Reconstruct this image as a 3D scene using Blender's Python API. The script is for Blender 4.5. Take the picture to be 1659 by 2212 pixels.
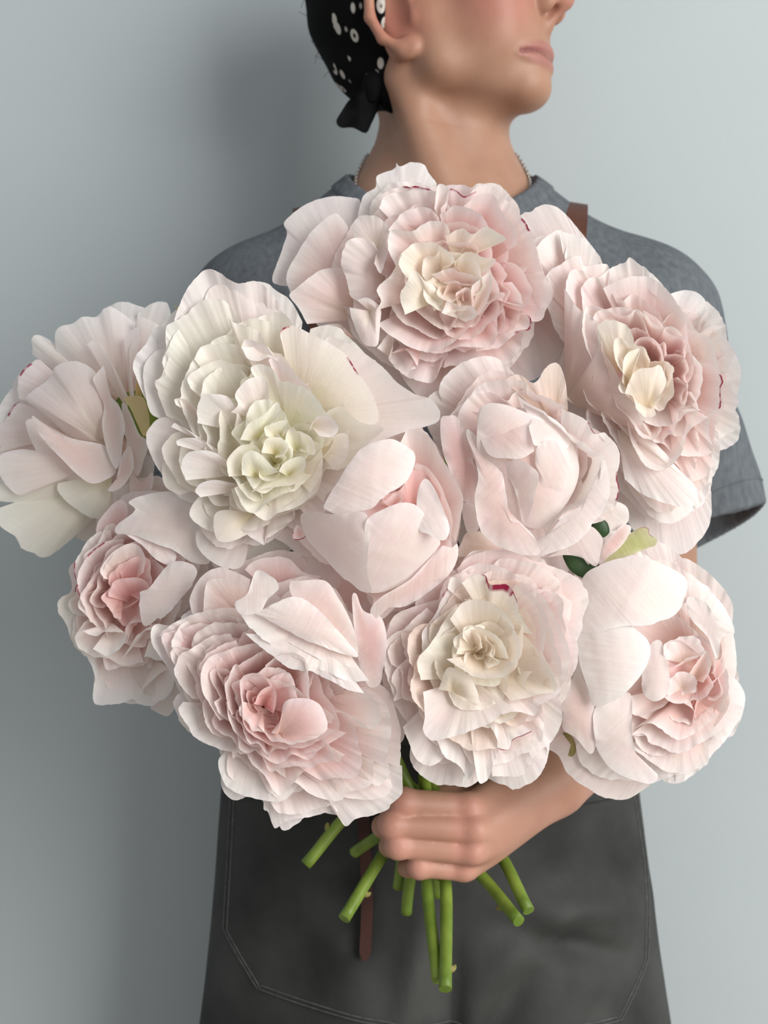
import bpy, math, random
import numpy as np
from mathutils import Vector

for o in list(bpy.data.objects): bpy.data.objects.remove(o)
scene = bpy.context.scene
COL = scene.collection

# ------------------------------------------------------------------ camera, world, light, exposure
FPX, IW, IH, CZ = 2600.0, 1659.0, 2212.0, 1.10
cam_d = bpy.data.cameras.new('camera'); cam = bpy.data.objects.new('camera', cam_d); COL.objects.link(cam)
cam.location = (0, 0, CZ); cam.rotation_euler = (math.pi/2, 0, 0)
cam_d.sensor_fit = 'VERTICAL'; cam_d.sensor_height = 36.0; cam_d.lens = 36.0*FPX/IH
cam_d.clip_start = 0.02
cam_d.dof.use_dof = True; cam_d.dof.focus_distance = 0.69; cam_d.dof.aperture_fstop = 9.0
scene.camera = cam
world = bpy.data.worlds.new('room_light'); scene.world = world; world.use_nodes = True
bg = world.node_tree.nodes['Background']
bg.inputs['Color'].default_value = (0.95, 0.98, 1.0, 1); bg.inputs['Strength'].default_value = 0.50

def area_light(name, loc, target, sx, sy, power, color):
    l = bpy.data.lights.new(name, 'AREA'); l.shape = 'RECTANGLE'; l.size = sx; l.size_y = sy
    l.energy = power; l.color = color
    o = bpy.data.objects.new(name, l); COL.objects.link(o); o.location = loc
    o.rotation_euler = (Vector(target)-Vector(loc)).to_track_quat('-Z', 'Y').to_euler()
    return o
area_light('window_daylight', (1.90, -1.05, 1.62), (0.05, 0.80, 1.08), 1.6, 2.3, 97.0, (1.0, 0.985, 0.955))
scene.view_settings.view_transform = 'Standard'; scene.view_settings.look = 'None'
scene.view_settings.exposure = 0.0; scene.view_settings.gamma = 1.0; scene.view_settings.use_curve_mapping = False

# ------------------------------------------------------------------ helpers
def W(px, py, d):
    """photo pixel + distance from the lens plane (m) -> world point"""
    return np.array([(px-829.5)/FPX*d, d, CZ-(py-1106.0)/FPX*d])

def link(name, me, mat=None, parent=None):
    o = bpy.data.objects.new(name, me); COL.objects.link(o)
    if mat: me.materials.append(mat)
    if parent: o.parent = parent
    return o
def empty(name, loc=(0, 0, 0)):
    o = bpy.data.objects.new(name, None); COL.objects.link(o); o.empty_display_size = 0.02
    return o
def tag(o, label, cat, group=None):
    o['label'] = label; o['category'] = cat
    if group: o['group'] = group
    return o
def mesh(name, v, f, smooth=True):
    me = bpy.data.meshes.new(name)
    me.from_pydata([tuple(map(float, p)) for p in v], [], f if isinstance(f, list) else f.tolist())
    if smooth: me.polygons.foreach_set('use_smooth', np.ones(len(me.polygons), bool))
    for p in me.polygons:
        if len(p.vertices) > 4: p.use_smooth = False
    me.update(); return me
def setcol(me, c, name='Col'):
    a = me.color_attributes.new(name, 'FLOAT_COLOR', 'POINT')
    c4 = np.ones((len(me.vertices), 4), np.float32); c4[:, :3] = c
    a.data.foreach_set('color', c4.ravel())

def crom(pts, n, closed=False):
    """Catmull-Rom through pts, n samples evenly spread by length"""
    P = np.asarray(pts, float)
    if closed: Q = np.vstack([P[-1], P, P[0], P[1]])
    else: Q = np.vstack([2*P[0]-P[1], P, 2*P[-1]-P[-2]])
    out = []
    for i in range(len(Q)-3):
        t = np.linspace(0, 1, 12, endpoint=False)[:, None]
        a, b, c, d = Q[i], Q[i+1], Q[i+2], Q[i+3]
        out.append(0.5*((2*b)+(c-a)*t+(2*a-5*b+4*c-d)*t**2+(3*b-a-3*c+d)*t**3))
    out.append(Q[-2][None]); S = np.vstack(out)
    L = np.r_[0, np.cumsum(np.linalg.norm(np.diff(S, axis=0), axis=1))]
    q = np.linspace(0, L[-1], n)
    return np.stack([np.interp(q, L, S[:, k]) for k in range(S.shape[1])], 1)

def tube(pts, rad, seg=10, n=None, caps=True):
    P = crom(pts, n) if n else np.asarray(pts, float)
    m = len(P); r = np.interp(np.linspace(0, 1, m), np.linspace(0, 1, len(np.atleast_1d(rad))), np.atleast_1d(rad))
    T = np.gradient(P, axis=0); T /= np.linalg.norm(T, axis=1)[:, None]+1e-12
    ref = np.array([0.31, 0.9, 0.22]); A = np.cross(T, ref); A /= np.linalg.norm(A, axis=1)[:, None]+1e-12
    B = np.cross(T, A); th = np.linspace(0, 2*np.pi, seg, endpoint=False)
    V = (P[:, None]+r[:, None, None]*(np.cos(th)[None, :, None]*A[:, None]+np.sin(th)[None, :, None]*B[:, None])).reshape(-1, 3)
    F = [[i*seg+j, i*seg+(j+1) % seg, (i+1)*seg+(j+1) % seg, (i+1)*seg+j] for i in range(m-1) for j in range(seg)]
    if caps: F += [list(range(seg))[::-1], [(m-1)*seg+j for j in range(seg)]]
    return V, F
def merge(parts):
    V, F, n = [], [], 0
    for v, f in parts:
        V.append(v); F += [[i+n for i in q] for q in f]; n += len(v)
    return np.vstack(V), F

def noise1(x, seed):
    """smooth value noise in 1-D, -1..1"""
    r = np.random.RandomState(int(seed) % 100000).uniform(-1, 1, 512)
    i = np.floor(x).astype(int); f = x-i; f = f*f*(3-2*f)
    return r[i % 512]*(1-f)+r[(i+1) % 512]*f

# ------------------------------------------------------------------ materials
def new_mat(name):
    m = bpy.data.materials.new(name); m.use_nodes = True
    nt = m.node_tree; b = nt.nodes['Principled BSDF']
    return m, nt, b
def N(nt, t, **kw):
    n = nt.nodes.new(t)
    for k, v in kw.items():
        if hasattr(n, k): setattr(n, k, v)
        else: n.inputs[k].default_value = v
    return n
def ramp(nt, fac, stops):
    r = nt.nodes.new('ShaderNodeValToRGB'); e = r.color_ramp.elements
    while len(e) < len(stops): e.new(0.5)
    for i, (p, c) in enumerate(stops): e[i].position = p; e[i].color = (*c, 1)
    nt.links.new(fac, r.inputs[0]); return r.outputs[0]
def bump(nt, b, h, strength, dist):
    n = N(nt, 'ShaderNodeBump', Strength=strength, Distance=dist)
    nt.links.new(h, n.inputs['Height']); nt.links.new(n.outputs[0], b.inputs['Normal']); return n
def coord(nt, scale=(1, 1, 1), out='Object'):
    t = nt.nodes.new('ShaderNodeTexCoord'); m = nt.nodes.new('ShaderNodeMapping')
    m.inputs['Scale'].default_value = scale; nt.links.new(t.outputs[out], m.inputs[0]); return m.outputs[0]
def noise_mat(name, c1, c2, scale, rough, bstr=0.2, bdist=0.001, bscale=None, spec=0.3, stretch=(1, 1, 1)):
    m, nt, b = new_mat(name); v = coord(nt, stretch)
    n = N(nt, 'ShaderNodeTexNoise', Scale=scale, Detail=6.0); nt.links.new(v, n.inputs['Vector'])
    nt.links.new(ramp(nt, n.outputs['Fac'], [(0.3, c1), (0.7, c2)]), b.inputs['Base Color'])
    n2 = N(nt, 'ShaderNodeTexNoise', Scale=bscale or scale*3, Detail=4.0); nt.links.new(v, n2.inputs['Vector'])
    bump(nt, b, n2.outputs['Fac'], bstr, bdist)
    b.inputs['Roughness'].default_value = rough; b.inputs['Specular IOR Level'].default_value = spec
    return m

def petal_material():
    m, nt, b = new_mat('petal'); nt.nodes.remove(b)
    at = N(nt, 'ShaderNodeAttribute', attribute_name='Col')
    uv = nt.nodes.new('ShaderNodeUVMap'); mp = nt.nodes.new('ShaderNodeMapping')
    mp.inputs['Scale'].default_value = (30, 1.6, 1); nt.links.new(uv.outputs[0], mp.inputs[0])
    n = N(nt, 'ShaderNodeTexNoise', Scale=1.0, Detail=3.0); nt.links.new(mp.outputs[0], n.inputs['Vector'])
    n3 = N(nt, 'ShaderNodeTexNoise', Scale=160.0, Detail=3.0); nt.links.new(coord(nt), n3.inputs['Vector'])
    ad = N(nt, 'ShaderNodeMath', operation='ADD'); nt.links.new(n.outputs['Fac'], ad.inputs[0]); nt.links.new(n3.outputs['Fac'], ad.inputs[1])
    bp = N(nt, 'ShaderNodeBump', Strength=0.26, Distance=0.0012); nt.links.new(ad.outputs[0], bp.inputs['Height'])
    d = N(nt, 'ShaderNodeBsdfPrincipled', Roughness=0.48); d.inputs['Specular IOR Level'].default_value = 0.32
    d.inputs['Sheen Weight'].default_value = 0.08
    t = nt.nodes.new('ShaderNodeBsdfTranslucent')
    g = N(nt, 'ShaderNodeGamma', Gamma=1.2); nt.links.new(at.outputs['Color'], g.inputs['Color'])
    mx = N(nt, 'ShaderNodeMixShader'); mx.inputs[0].default_value = 0.42
    mv = nt.nodes.new('ShaderNodeMapping'); mv.inputs['Scale'].default_value = (75, 2.0, 1); nt.links.new(uv.outputs[0], mv.inputs[0])
    nv = N(nt, 'ShaderNodeTexNoise', Scale=1.0, Detail=4.0); nt.links.new(mv.outputs[0], nv.inputs['Vector'])
    vein = ramp(nt, nv.outputs['Fac'], [(0.30, (0.97, 0.945, 0.94)), (0.62, (1, 1, 1))])
    mc = N(nt, 'ShaderNodeMix', data_type='RGBA', blend_type='MULTIPLY'); mc.inputs[0].default_value = 1.0
    nt.links.new(at.outputs['Color'], mc.inputs[6]); nt.links.new(vein, mc.inputs[7])
    nt.links.new(mc.outputs[2], d.inputs['Base Color']); nt.links.new(g.outputs[0], t.inputs['Color'])
    nt.links.new(bp.outputs[0], d.inputs['Normal'])
    nt.links.new(d.outputs[0], mx.inputs[1]); nt.links.new(t.outputs[0], mx.inputs[2])
    nt.links.new(mx.outputs[0], nt.nodes['Material Output'].inputs['Surface'])
    return m
M = {}
M['petal'] = petal_material()
M['wall'] = noise_mat('painted_wall', (0.405, 0.448, 0.462), (0.43, 0.474, 0.488), 3.0, 0.75, 0.25, 0.0006, 260, 0.2)
M['floor'] = noise_mat('floor_board', (0.35, 0.31, 0.27), (0.45, 0.40, 0.35), 4.0, 0.6)
M['shirt'] = noise_mat('heather_grey_jersey', (0.092, 0.103, 0.115), (0.136, 0.150, 0.164), 230.0, 0.95, 0.35, 0.0007, 600, 0.1, (1, 1, 0.4))
M['apron'] = noise_mat('waxed_grey_canvas', (0.018, 0.019, 0.018), (0.052, 0.053, 0.051), 14.0, 0.72, 0.3, 0.0006, 420, 0.25)
M['leather'] = noise_mat('brown_leather', (0.06, 0.018, 0.009), (0.11, 0.036, 0.018), 40.0, 0.5, 0.3, 0.0004, 700, 0.4)
M['tie'] = noise_mat('dark_brown_leather', (0.030, 0.008, 0.005), (0.055, 0.016, 0.010), 40.0, 0.55, 0.3, 0.0004, 700, 0.35)
M['hair'] = noise_mat('dark_hair', (0.004, 0.004, 0.004), (0.012, 0.010, 0.009), 60.0, 0.5, 0.6, 0.002, 120, 0.4, (1, 1, 0.1))
M['silver'] = noise_mat('silver', (0.55, 0.5, 0.45), (0.7, 0.66, 0.6), 50.0, 0.3)
M['silver'].node_tree.nodes['Principled BSDF'].inputs['Metallic'].default_value = 1.0
M['stem'] = noise_mat('green_stem', (0.085, 0.15, 0.012), (0.20, 0.28, 0.04), 55.0, 0.45, 0.25, 0.0008, 160, 0.4, (1, 1, 0.3))
M['node'] = noise_mat('stem_node', (0.12, 0.15, 0.03), (0.28, 0.22, 0.08), 90.0, 0.6)
M['leaf'] = noise_mat('dark_leaf', (0.012, 0.035, 0.010), (0.03, 0.075, 0.018), 50.0, 0.4, 0.3, 0.0008, 200, 0.4)
M['stitch'] = noise_mat('stitch_thread', (0.06, 0.062, 0.06), (0.11, 0.112, 0.11), 200.0, 0.8)
M['trousers'] = noise_mat('dark_denim', (0.01, 0.012, 0.018), (0.02, 0.024, 0.034), 90.0, 0.9)
M['shoe'] = noise_mat('black_shoe', (0.01, 0.01, 0.01), (0.03, 0.03, 0.03), 30.0, 0.5)
def skin_material():
    m, nt, b = new_mat('skin'); at = N(nt, 'ShaderNodeAttribute', attribute_name='Col')
    v = coord(nt); n = N(nt, 'ShaderNodeTexNoise', Scale=45.0, Detail=5.0); nt.links.new(v, n.inputs['Vector'])
    mx = N(nt, 'ShaderNodeMix', data_type='RGBA', blend_type='MULTIPLY'); mx.inputs[0].default_value = 1.0
    nt.links.new(at.outputs['Color'], mx.inputs[6]); nt.links.new(ramp(nt, n.outputs['Fac'], [(0.3, (0.90, 0.86, 0.84)), (0.7, (1, 1, 1))]), mx.inputs[7])
    nt.links.new(mx.outputs[2], b.inputs['Base Color'])
    n2 = N(nt, 'ShaderNodeTexNoise', Scale=420.0, Detail=3.0); nt.links.new(v, n2.inputs['Vector']); bump(nt, b, n2.outputs['Fac'], 0.12, 0.0006)
    b.inputs['Roughness'].default_value = 0.48; b.inputs['Specular IOR Level'].default_value = 0.35
    b.inputs['Subsurface Weight'].default_value = 0.25; b.inputs['Subsurface Radius'].default_value = (0.6, 0.25, 0.15); b.inputs['Subsurface Scale'].default_value = 0.006
    return m
M['skin'] = skin_material()
def bandana_material():
    m, nt, b = new_mat('black_bandana_print'); v = coord(nt, (1, 1, 0.55))
    vo = N(nt, 'ShaderNodeTexVoronoi', Scale=112.0, Randomness=0.9); nt.links.new(v, vo.inputs['Vector'])
    k = (0.0035, 0.0035, 0.004); w = (0.50, 0.47, 0.43)
    ring = ramp(nt, vo.outputs['Distance'], [(0.0, k), (0.13, k), (0.19, w), (0.36, w), (0.42, k), (1, k)])
    sp = N(nt, 'ShaderNodeSeparateColor'); nt.links.new(vo.outputs['Color'], sp.inputs[0])
    gt = N(nt, 'ShaderNodeMath', operation='GREATER_THAN'); nt.links.new(sp.outputs[0], gt.inputs[0]); gt.inputs[1].default_value = 0.12
    # the print stops short of the plain hem and the knot
    tc = nt.nodes.new('ShaderNodeTexCoord'); sx = nt.nodes.new('ShaderNodeSeparateXYZ'); nt.links.new(tc.outputs['Object'], sx.inputs[0])
    zt = N(nt, 'ShaderNodeMath', operation='GREATER_THAN'); nt.links.new(sx.outputs['Z'], zt.inputs[0]); zt.inputs[1].default_value = 1.437
    xt = N(nt, 'ShaderNodeMath', operation='GREATER_THAN'); nt.links.new(sx.outputs['X'], xt.inputs[0]); xt.inputs[1].default_value = -0.040
    mu = N(nt, 'ShaderNodeMath', operation='MULTIPLY'); nt.links.new(gt.outputs[0], mu.inputs[0]); nt.links.new(zt.outputs[0], mu.inputs[1])
    mu2 = N(nt, 'ShaderNodeMath', operation='MULTIPLY'); nt.links.new(mu.outputs[0], mu2.inputs[0]); nt.links.new(xt.outputs[0], mu2.inputs[1])
    mx = N(nt, 'ShaderNodeMix', data_type='RGBA'); mx.inputs[6].default_value = (*k, 1)
    nt.links.new(mu2.outputs[0], mx.inputs[0]); nt.links.new(ring, mx.inputs[7]); nt.links.new(mx.outputs[2], b.inputs['Base Color'])
    b.inputs['Roughness'].default_value = 0.9; b.inputs['Specular IOR Level'].default_value = 0.1
    return m
M['bandana'] = bandana_material()

# ------------------------------------------------------------------ the setting
def box(name, lo, hi, mat):
    (x0, y0, z0), (x1, y1, z1) = lo, hi
    v = [(x, y, z) for z in (z0, z1) for y in (y0, y1) for x in (x0, x1)]
    f = [[0, 2, 3, 1], [4, 5, 7, 6], [0, 1, 5, 4], [2, 6, 7, 3], [0, 4, 6, 2], [1, 3, 7, 5]]
    o = link(name, mesh(name, v, f, False), mat); o['kind'] = 'structure'; return o
WALL_Y = 1.125
box('wall_back', (-2.4, WALL_Y, 0), (2.6, WALL_Y+0.1, 2.7), M['wall'])
box('floor', (-2.4, -2.0, -0.05), (2.6, WALL_Y+0.1, 0), M['floor'])

# ------------------------------------------------------------------ smooth solids (signed distance field -> surface nets)
class Field:
    def __init__(s, xs, ys, zs):
        s.ax = [np.asarray(a, np.float32) for a in (xs, ys, zs)]
        s.F = np.full([len(a) for a in s.ax], 0.3, np.float32)
    def _sl(s, lo, hi):
        r = []
        for a, l, h in zip(s.ax, lo, hi):
            i, j = np.searchsorted(a, l), np.searchsorted(a, h)
            r.append(slice(max(i-1, 0), min(j+1, len(a))))
        return tuple(r)
    def _put(s, sl, d, k, op):
        G = s.F[sl]
        if op == 'sub': d = -d; G2 = -G; d = -d
        if op == 'add':
            h = np.maximum(k-np.abs(G-d), 0)/k; s.F[sl] = np.minimum(G, d)-h*h*k*0.25
        else:
            h = np.maximum(k-np.abs(-G-d), 0)/k; s.F[sl] = -(np.minimum(-G, d)-h*h*k*0.25)
    def ell(s, c, r, R=None, k=0.01, op='add'):
        c = np.asarray(c, float); r = np.asarray(r, float); m = (r.max() if R is not None else r)+0.056
        sl = s._sl(c-m, c+m)
        X, Y, Z = np.meshgrid(s.ax[0][sl[0]]-c[0], s.ax[1][sl[1]]-c[1], s.ax[2][sl[2]]-c[2], indexing='ij', sparse=True)
        if R is None: p = [X, Y, Z]
        else: p = [X*R[i][0]+Y*R[i][1]+Z*R[i][2] for i in range(3)]
        k0 = np.sqrt(sum((p[i]/r[i])**2 for i in range(3))); k1 = np.sqrt(sum((p[i]/r[i]**2)**2 for i in range(3)))+1e-6
        s._put(sl, (k0*(k0-1)/k1).astype(np.float32), k, op)
    def cone(s, a, b, ra, rb, k=0.01, op='add'):
        a = np.asarray(a, float); b = np.asarray(b, float); m = max(ra, rb)+0.056
        sl = s._sl(np.minimum(a, b)-m, np.maximum(a, b)+m)
        X, Y, Z = np.meshgrid(s.ax[0][sl[0]]-a[0], s.ax[1][sl[1]]-a[1], s.ax[2][sl[2]]-a[2], indexing='ij', sparse=True)
        d = b-a; t = np.clip((X*d[0]+Y*d[1]+Z*d[2])/(d@d), 0, 1)
        q = np.sqrt((X-t*d[0])**2+(Y-t*d[1])**2+(Z-t*d[2])**2)-(ra+(rb-ra)*t)
        s._put(sl, q.astype(np.float32), k, op)
    def chain(s, segs, k=0.01, op='add'):
        A = np.array([x[0] for x in segs]+[x[1] for x in segs]); m = max(max(x[2], x[3]) for x in segs)+0.056
        sl = s._sl(A.min(0)-m, A.max(0)+m); D = None
        for a, b, ra, rb in segs:
            X, Y, Z = np.meshgrid(s.ax[0][sl[0]]-a[0], s.ax[1][sl[1]]-a[1], s.ax[2][sl[2]]-a[2], indexing='ij', sparse=True)
            d = b-a; t = np.clip((X*d[0]+Y*d[1]+Z*d[2])/(d@d), 0, 1)
            q = np.sqrt((X-t*d[0])**2+(Y-t*d[1])**2+(Z-t*d[2])**2)-(ra+(rb-ra)*t); D = q if D is None else np.minimum(D, q)
        s._put(sl, D.astype(np.float32), k, op)
    def at(s, P):
        P = np.atleast_2d(P); ix = []
        for a, p in zip(s.ax, P.T):
            i = np.clip(np.searchsorted(a, p)-1, 0, len(a)-2); ix.append((i, np.clip((p-a[i])/(a[i+1]-a[i]), 0, 1)))
        o = 0
        for cx in (0, 1):
            for cy in (0, 1):
                for cz in (0, 1):
                    w = 1
                    for (i, f), c in zip(ix, (cx, cy, cz)): w = w*(f if c else 1-f)
                    o = o+w*s.F[ix[0][0]+cx, ix[1][0]+cy, ix[2][0]+cz]
        return o
    def surf(s, o, d, off=0.0, rmax=0.3, first=False):
        """last crossing of F = off on the ray o + t d (from inside out)"""
        d = np.asarray(d, float); d = d/np.linalg.norm(d); t = np.linspace(0, rmax, 300)
        f = s.at(np.asarray(o)+t[:, None]*d)-off; i = np.where(f < 0)[0]
        if first and (f > 0).any(): i = np.arange(max(1, int(np.argmax(f > 0))))
        return np.asarray(o)+d*(t[i[-1]] if len(i) else 0)
def nets(F, ax):
    S = F < 0
    c = np.zeros([n-1 for n in F.shape], np.int8)
    corners = [(i, j, k) for i in (0, 1) for j in (0, 1) for k in (0, 1)]
    sh = c.shape
    for (i, j, k) in corners: c += S[i:i+sh[0], j:j+sh[1], k:k+sh[2]]
    act = (c > 0) & (c < 8); I = np.argwhere(act); idx = np.full(sh, -1, np.int32); idx[act] = np.arange(len(I))
    pos = np.zeros((len(I), 3)); cnt = np.zeros(len(I))
    for a in corners:
        for x in range(3):
            if a[x]: continue
            b = list(a); b[x] = 1
            fa = F[I[:, 0]+a[0], I[:, 1]+a[1], I[:, 2]+a[2]]; fb = F[I[:, 0]+b[0], I[:, 1]+b[1], I[:, 2]+b[2]]
            cr = (fa < 0) != (fb < 0); t = np.where(cr, fa/np.where(cr, fa-fb, 1), 0)
            e = np.tile(np.array(a, float), (len(I), 1)); e[:, x] = t
            pos += e*cr[:, None]; cnt += cr
    pos /= cnt[:, None]
    V = np.stack([ax[d][I[:, d]]+pos[:, d]*(ax[d][I[:, d]+1]-ax[d][I[:, d]]) for d in range(3)], 1)
    faces = []
    for d in range(3):
        e1, e2 = (d+1) % 3, (d+2) % 3
        lo = [slice(None)]*3; hi = [slice(None)]*3
        lo[d] = slice(0, -1); hi[d] = slice(1, None)
        for e in (e1, e2): lo[e] = slice(1, -1); hi[e] = slice(1, -1)
        A = S[tuple(lo)]; B = S[tuple(hi)]; E = np.argwhere(A != B); flip = A[tuple(E.T)]
        base = E.copy(); base[:, e1] += 1; base[:, e2] += 1
        def cell(o1, o2):
            q = base.copy(); q[:, e1] += o1; q[:, e2] += o2; return idx[tuple(q.T)]
        Q = np.stack([cell(-1, -1), cell(0, -1), cell(0, 0), cell(-1, 0)], 1)
        Q[~flip] = Q[~flip][:, ::-1]; faces.append(Q)
    Fc = np.vstack(faces)
    return V, Fc[(Fc >= 0).all(1)]
def axis(*segs):
    """segs: (start, stop, step) runs joined to one axis"""
    return np.concatenate([np.arange(a, b-1e-9, st) for a, b, st in segs])
def fast_mesh(name, V, F, tris=None):
    me = bpy.data.meshes.new(name); n = len(F)
    if tris is not None:
        m = len(tris); me.vertices.add(len(V)); me.vertices.foreach_set('co', V.astype(np.float32).ravel())
        me.loops.add(n*4+m*3); me.loops.foreach_set('vertex_index', np.r_[F.ravel(), tris.ravel()].astype(np.int32))
        me.polygons.add(n+m); me.polygons.foreach_set('loop_start', np.r_[np.arange(0, n*4, 4), n*4+np.arange(0, m*3, 3)].astype(np.int32))
        me.polygons.foreach_set('use_smooth', np.ones(n+m, bool)); me.update(calc_edges=True); me.validate(); return me
    me.vertices.add(len(V)); me.vertices.foreach_set('co', V.astype(np.float32).ravel())
    me.loops.add(n*4); me.loops.foreach_set('vertex_index', F.astype(np.int32).ravel())
    me.polygons.add(n); me.polygons.foreach_set('loop_start', np.arange(0, n*4, 4, dtype=np.int32))
    me.polygons.foreach_set('use_smooth', np.ones(n, bool))
    me.update(calc_edges=True); me.validate(); return me

# ------------------------------------------------------------------ the person
person = empty('person')
tag(person, 'person in grey t-shirt and dark apron, face turned aside, holding the bouquet', 'person')
PX = 0.045                                   # body's middle
yaw, pit = math.radians(66), math.radians(10)
HC = np.array([0.0415, 0.960, 1.4786])
Fv = np.array([math.sin(yaw)*math.cos(pit), -math.cos(yaw)*math.cos(pit), math.sin(pit)])
Uv = np.array([-math.sin(yaw)*math.sin(pit), math.cos(yaw)*math.sin(pit), math.cos(pit)])
Sv = np.array([-math.cos(yaw), -math.sin(yaw), 0.0])
HR = np.array([Fv, Sv, Uv])
def H(f, s, u): return HC+f*Fv+s*Sv+u*Uv
# joints
SH_R, EL_R, WR_R = np.array([0.205, 0.968, 1.250]), np.array([0.226, 1.0, 0.972]), W(1185, 1672, 0.838)
SH_L, EL_L, WR_L = np.array([-0.098, 0.968, 1.250]), np.array([-0.118, 0.985, 0.985]), W(800, 1440, 0.872)
def body_field():
    B = Field(axis((-0.20, -0.075, 0.004), (-0.075, 0.165, 0.0016), (0.165, 0.30, 0.004)),
              axis((0.745, 1.075, 0.0019)),
              axis((0.80, 0.925, 0.0015), (0.925, 1.30, 0.004), (1.30, 1.505, 0.0016), (1.505, 1.63, 0.003)))
    e = lambda c, r, k=0.01, op='add': B.ell(H(*c), r, HR, k, op)
    def c2(a, b, ra, rb, k=0.01, op='add'): B.cone(H(*a), H(*b), ra, rb, k, op)
    # torso under the clothes
    B.ell((PX, 0.975, 1.10), (0.135, 0.075, 0.24), k=0.03)
    B.ell((PX, 0.985, 1.27), (0.10, 0.065, 0.09), k=0.05)
    # neck
    B.cone((PX+0.001, 0.992, 1.30), (PX+0.004, 0.972, 1.455), 0.060, 0.049, k=0.05)
    for sh in (SH_R, SH_L):
        B.cone((PX+(sh[0]-PX)*0.22, 1.0, 1.345), (sh[0], sh[1], sh[2]-0.008), 0.032, 0.026, k=0.05)
    # head
    e((-0.004, 0, 0.046), (0.090, 0.071, 0.084), 0.03)
    e((-0.022, 0, 0.014), (0.060, 0.058, 0.048), 0.03)
    e((0.032, 0, 0.000), (0.056, 0.054, 0.060), 0.025)
    e((0.055, 0, 0.035), (0.038, 0.055, 0.045), 0.025)
    for s in (1, -1):
        c2((0.014, s*0.046, -0.040), (0.062, s*0.012, -0.064), 0.0115, 0.0110, 0.022)
        c2((0.010, s*0.052, -0.010), (0.014, s*0.047, -0.042), 0.011, 0.0115, 0.022)
        e((0.050, s*0.030, -0.020), (0.027, 0.022, 0.030), 0.02)
        e((0.058, s*0.034, 0.004), (0.021, 0.022, 0.018), 0.02)
    e((0.063, 0, -0.034), (0.022, 0.026, 0.028), 0.018)
    e((0.070, 0, -0.0655), (0.0120, 0.0165, 0.0112), 0.012)
    c2((0.055, 0, -0.054), (0.010, 0, -0.052), 0.015, 0.022, 0.02)
    # nose
    c2((0.083, 0, 0.034), (0.102, 0, -0.002), 0.0072, 0.0092, 0.012)
    e((0.1035, 0, -0.0055), (0.0092, 0.0095, 0.0085), 0.008)
    c2((0.096, 0, -0.012), (0.089, 0, -0.022), 0.005, 0.005, 0.007)
    for s in (1, -1):
        e((0.0905, s*0.0130, -0.0085), (0.0120, 0.0068, 0.0090), 0.003)
        e((0.0965, s*0.0072, -0.0160), (0.0066, 0.0036, 0.0056), 0.0015, 'sub')
        # eyes, sockets, lids
        e((0.086, s*0.030, 0.028), (0.013, 0.016, 0.011), 0.012, 'sub')
        e((0.070, s*0.030, 0.027), (0.0125, 0.0125, 0.0125), 0.002)
        e((0.0705, s*0.030, 0.0315), (0.0138, 0.0140, 0.009), 0.002)
        e((0.076, s*0.028, 0.046), (0.010, 0.022, 0.008), 0.012)
        # ear
        EF, EU = 0.002, -0.008
        E = lambda f, u, w=0.0: (f+EF, s*(0.0615+w), u+EU)
        e((-0.010+EF, s*0.0600, EU), (0.017, 0.0055, 0.027), 0.004)
        hel = [(0.003, .010, .003), (0.001, .026, .006), (-.012, .033, .009), (-.025, .024, .012), (-.0275, .005, .0115), (-.021, -.013, .009), (-.009, -.024, .006)]
        for a, b in zip(hel, hel[1:]): c2(E(*a), E(*b), 0.0040, 0.0042, 0.003)
        e((-0.004+EF, s*0.0660, -0.0240+EU), (0.0095, 0.0052, 0.0085), 0.005)
        e((0.004+EF, s*0.063, -0.002+EU), (0.004, 0.005, 0.007), 0.004)
        e((-0.009+EF, s*0.0710, 0.003+EU), (0.0110, 0.0075, 0.016), 0.003, 'sub')
    # lips: laid on the surface found under them
    global LIPS, LIPLINE
    LIPS = []; LIPLINE = []
    sv = np.linspace(-0.030, 00.030, 15)
    def on(s_, u_): return B.surf(H(0.02, s_, u_), Fv, 0.0, 0.10)
    up = [on(s_, -0.0405-0.0035*(abs(s_)/0.030)**1.5) for s_ in sv]
    lo = [on(s_, -0.0520+0.0050*(abs(s_)/0.030)**2) for s_ in sv]
    ml = [on(s_, -0.0464-0.0010*math.cos(s_/0.030*4.2)-0.0010*(abs(s_)/0.030)**2) for s_ in sv]
    ru = lambda t: 0.0050*(1-0.70*t**1.8); rl = lambda t: 0.0055*(1-0.72*t**1.8)
    T = np.abs(sv)/0.030; up = [p-Fv*0.0012 for p in up]; lo = [p-Fv*0.0018 for p in lo]
    cu = [(up[i], up[i+1], ru(T[i]), ru(T[i+1])) for i in range(14)]; cl = [(lo[i], lo[i+1], rl(T[i]), rl(T[i+1])) for i in range(14)]
    B.chain(cu, 0.004); B.chain(cl, 0.004); LIPS += cu+cl
    for a_, b_ in zip(ml, ml[1:]): LIPLINE.append((a_, b_))
    ml = [p+Fv*0.0030*(1-t*t) for p, t in zip(ml, T)]
    B.chain([(ml[i], ml[i+1], 0.0012, 0.0012) for i in range(14)], 0.0025, 'sub')
    # neck muscles
    B.cone(H(-0.020, 0.042, -0.045), (PX+0.012, 0.925, 1.315), 0.012, 0.010, k=0.022)
    B.cone(H(-0.020, -0.042, -0.045), (PX+0.030, 0.925, 1.315), 0.012, 0.010, k=0.022)
    for s_ in (1, -1): B.cone((PX+s_*0.018, 0.925, 1.300), (PX+s_*0.10, 0.945, 1.297), 0.008, 0.007, k=0.02)
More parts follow.
